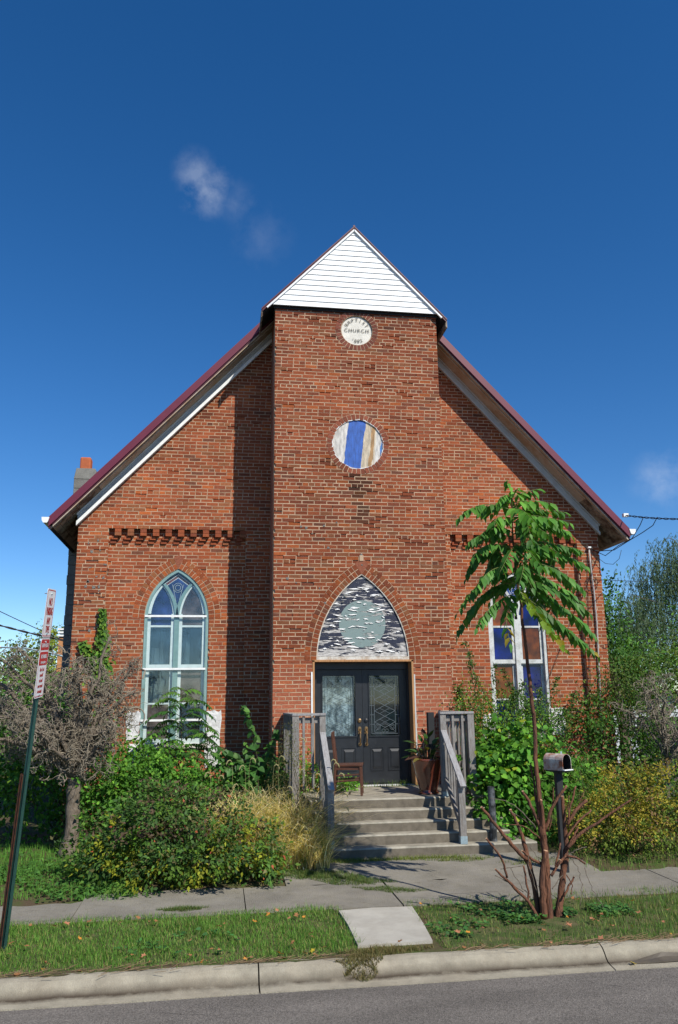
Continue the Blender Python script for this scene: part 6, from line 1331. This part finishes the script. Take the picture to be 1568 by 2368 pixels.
# weeds in pavement
def inpoly(P,x0,x1,yf,th): return (P[:,0]>x0)&(P[:,0]<x1)
def patchpts(n,cx_,cy_,rx,ry,rot=0):
    a=RNG.uniform(0,6.28,n); r=RNG.random(n)**.6; x=np.cos(a)*r*rx*(1+.25*np.sin(a*5)); y=np.sin(a)*r*ry*(1+.25*np.sin(a*4+1)); X=cx_+x*math.cos(rot)-y*math.sin(rot); Y=cy_+x*math.sin(rot)+y*math.cos(rot)
    return np.stack([X,Y,np.array([gz(v) for v in Y])+.003],1)
P=np.concatenate([patchpts(4200,-.95,-3.35,.6,.22,-.5),patchpts(2400,-.45,-3.95,.38,.11,-.35),patchpts(1500,-1.4,-3.1,.35,.2),patchpts(1300,-2.75,-4.35,.24,.08)]); 
blades('pavement_weeds',P,RNG.uniform(.012,.045,len(P)),.006,.9,[(.055,.09,.03),(.08,.10,.035),(.13,.12,.05)],[3,3,1.5],m='leafm',kind='stuff',label='mat of low weeds spreading over the walk before the steps',cat='weeds')
P=np.concatenate([patchpts(1500,.15,-2.62,.75,.07),patchpts(1100,-.75,-2.62,.5,.08),patchpts(700,.75,-2.75,.4,.10),patchpts(500,1.7,-3.0,.5,.2)])
blades('pavement_weeds',P,RNG.uniform(.012,.05,len(P)),.006,.9,[(.09,.12,.03),(.13,.14,.04),(.20,.17,.08)],[3,3,2],m='leafm',kind='stuff',label='yellow-green moss and weeds along the foot of the bottom step',cat='weeds')
P=np.concatenate([patchpts(1700,-.95,-6.16,.36,.10),patchpts(1100,-1.22,-6.36,.17,.11)]); P[:,2]=np.array([(kz(max(y,-6.56)) if y<-6.25 else 0) for y in P[:,1]])+.004
blades('kerb_weeds',P,RNG.uniform(.012,.045,len(P)),.006,1.2,[(.16,.11,.06),(.11,.08,.045),(.09,.10,.04)],[3,3,1.3],m='leafm',kind='stuff',label='brown withered weeds spilling over the kerb below the pale slab',cat='weeds')
P=np.concatenate([patchpts(260,.55,-.0-.15,.55,.05),patchpts(240,-.25,-.2,.25,.06)]); P[:,2]=.755
blades('porch_weeds',P,RNG.uniform(.03,.12,len(P)),.006,.7,[(.09,.15,.03),(.16,.15,.06)],[3,2],m='leafm',kind='stuff',label='small weeds growing along the door threshold',cat='weeds')
shrub('porch_weed','low green weed on the porch behind the chair','weed',(-.45,-.55,.75),[(-.42,-.55,.84,.22,.15,.10)],260,.06,.7,[(.07,.17,.03),(.10,.2,.03)],[1,1],per=5,spread=.04,ns=3,rs=.003)
# verge edge litter: dry twigs
b=MB(); random.seed(71)
for i in range(420):
    x=random.uniform(-4.6,3.2); 
    if -1.25<x<-.4: continue
    y=-6.24+random.gauss(0,.05); a=random.uniform(-.9,.9); l=random.uniform(.03,.14); b.tube([(x,y,.012),(x+l*math.cos(a),y+l*math.sin(a)*.5,.015+random.uniform(0,.02))],.0022,3)
b.build('dry_twigs',mat('dry_twig',(.20,.14,.08),.9,.1),label='dry twigs and thatch along the back of the kerb',cat='litter',kind='stuff')
b=MB(); random.seed(72); x=-6.0; prev=None
while x<6:
    yy=-6.262-max(0,.018*math.sin(x*3.1)+.014*math.sin(x*9.7)+random.uniform(-.012,.018)); cur=((x,yy,.0075),(x,-6.18,.0085))
    if prev: b.add([prev[0],cur[0],cur[1],prev[1]],[(0,1,2,3)])
    prev=cur; x+=.05
b.build('soil_edge',M['soil'],kind='structure')
# fallen leaves as individuals
random.seed(81)
tones=[((.42,.18,.10),'pinkish-brown fallen leaf lying on the kerb strip grass'),((.30,.14,.06),'small brown fallen leaf lying on the kerb strip grass'),((.55,.24,.04),'orange fallen leaf lying on the kerb strip grass'),((.55,.42,.05),'yellow fallen leaf at the kerb edge')]
protos=[]
def leafmesh(col,seed):
    random.seed(seed); n=11; vs=[(0,0,0)]
    for i in range(n): a=2*math.pi*i/n; r=(1 if i%2 else .55)*random.uniform(.8,1.1); vs.append((r*math.cos(a),r*math.sin(a)*.75,.28*random.uniform(-.3,1)*r))
    me=bpy.data.meshes.new('fallen_leaf'); me.from_pydata(vs,[],[(0,i+1,(i+1)%n+1) for i in range(n)]); a_=me.attributes.new('Col','FLOAT_COLOR','FACE'); a_.data.foreach_set('color',np.tile([*col,1],n).astype(np.float32)); me.materials.append(M['litter']); return me
spots=[]
for i in range(130):
    x=random.uniform(-4.3,2.6); y=random.uniform(-6.16,-4.7)
    if -1.2<x<-.35 and y>-6.0: continue
    if random.random()<.45: y=-6.18+random.uniform(-.06,.10)
    if x>.2 and random.random()<.3: x=random.uniform(.3,1.4); y=random.uniform(-5.95,-5.5)
    spots.append((x,y,gz(y)+.045 if y>-6.1 else .015,random.choice([0,0,1,1,1,2]),random.uniform(.018,.042)))
fixed=[(*[at(648,2217,-6.1)[k] for k in (0,1)],.02,2,.045),(*[at(723,2214,-6.1)[k] for k in (0,1)],.03,3,.04),(*[at(1465,2243,-6.5)[k] for k in (0,1)],-.10,3,.04)]
base={}
for i,(x,y,z,k,s) in enumerate(spots+fixed):
    if k not in base: base[k]=leafmesh(tones[k][0],90+k)
    o=bpy.data.objects.new('fallen_leaf',base[k]); COL.objects.link(o); o.location=(x,y,z); o.scale=(s,s,s); o.rotation_euler=(random.uniform(-.5,.5),random.uniform(-.5,.5),random.uniform(0,6.28))
    props(o,tones[k][1],'leaf','fallen leaves along the kerb strip')
j=len(spots); lst=[o for o in COL.objects if o.name.startswith('fallen_leaf')]
for o,l in zip(lst[-3:],('large orange fallen leaf on the kerb top left of the pale slab','yellow fallen leaf in the dry weeds beside the pale slab','yellow-orange fallen leaf lying in the wet gutter on the right')): o['label']=l; del o['group']
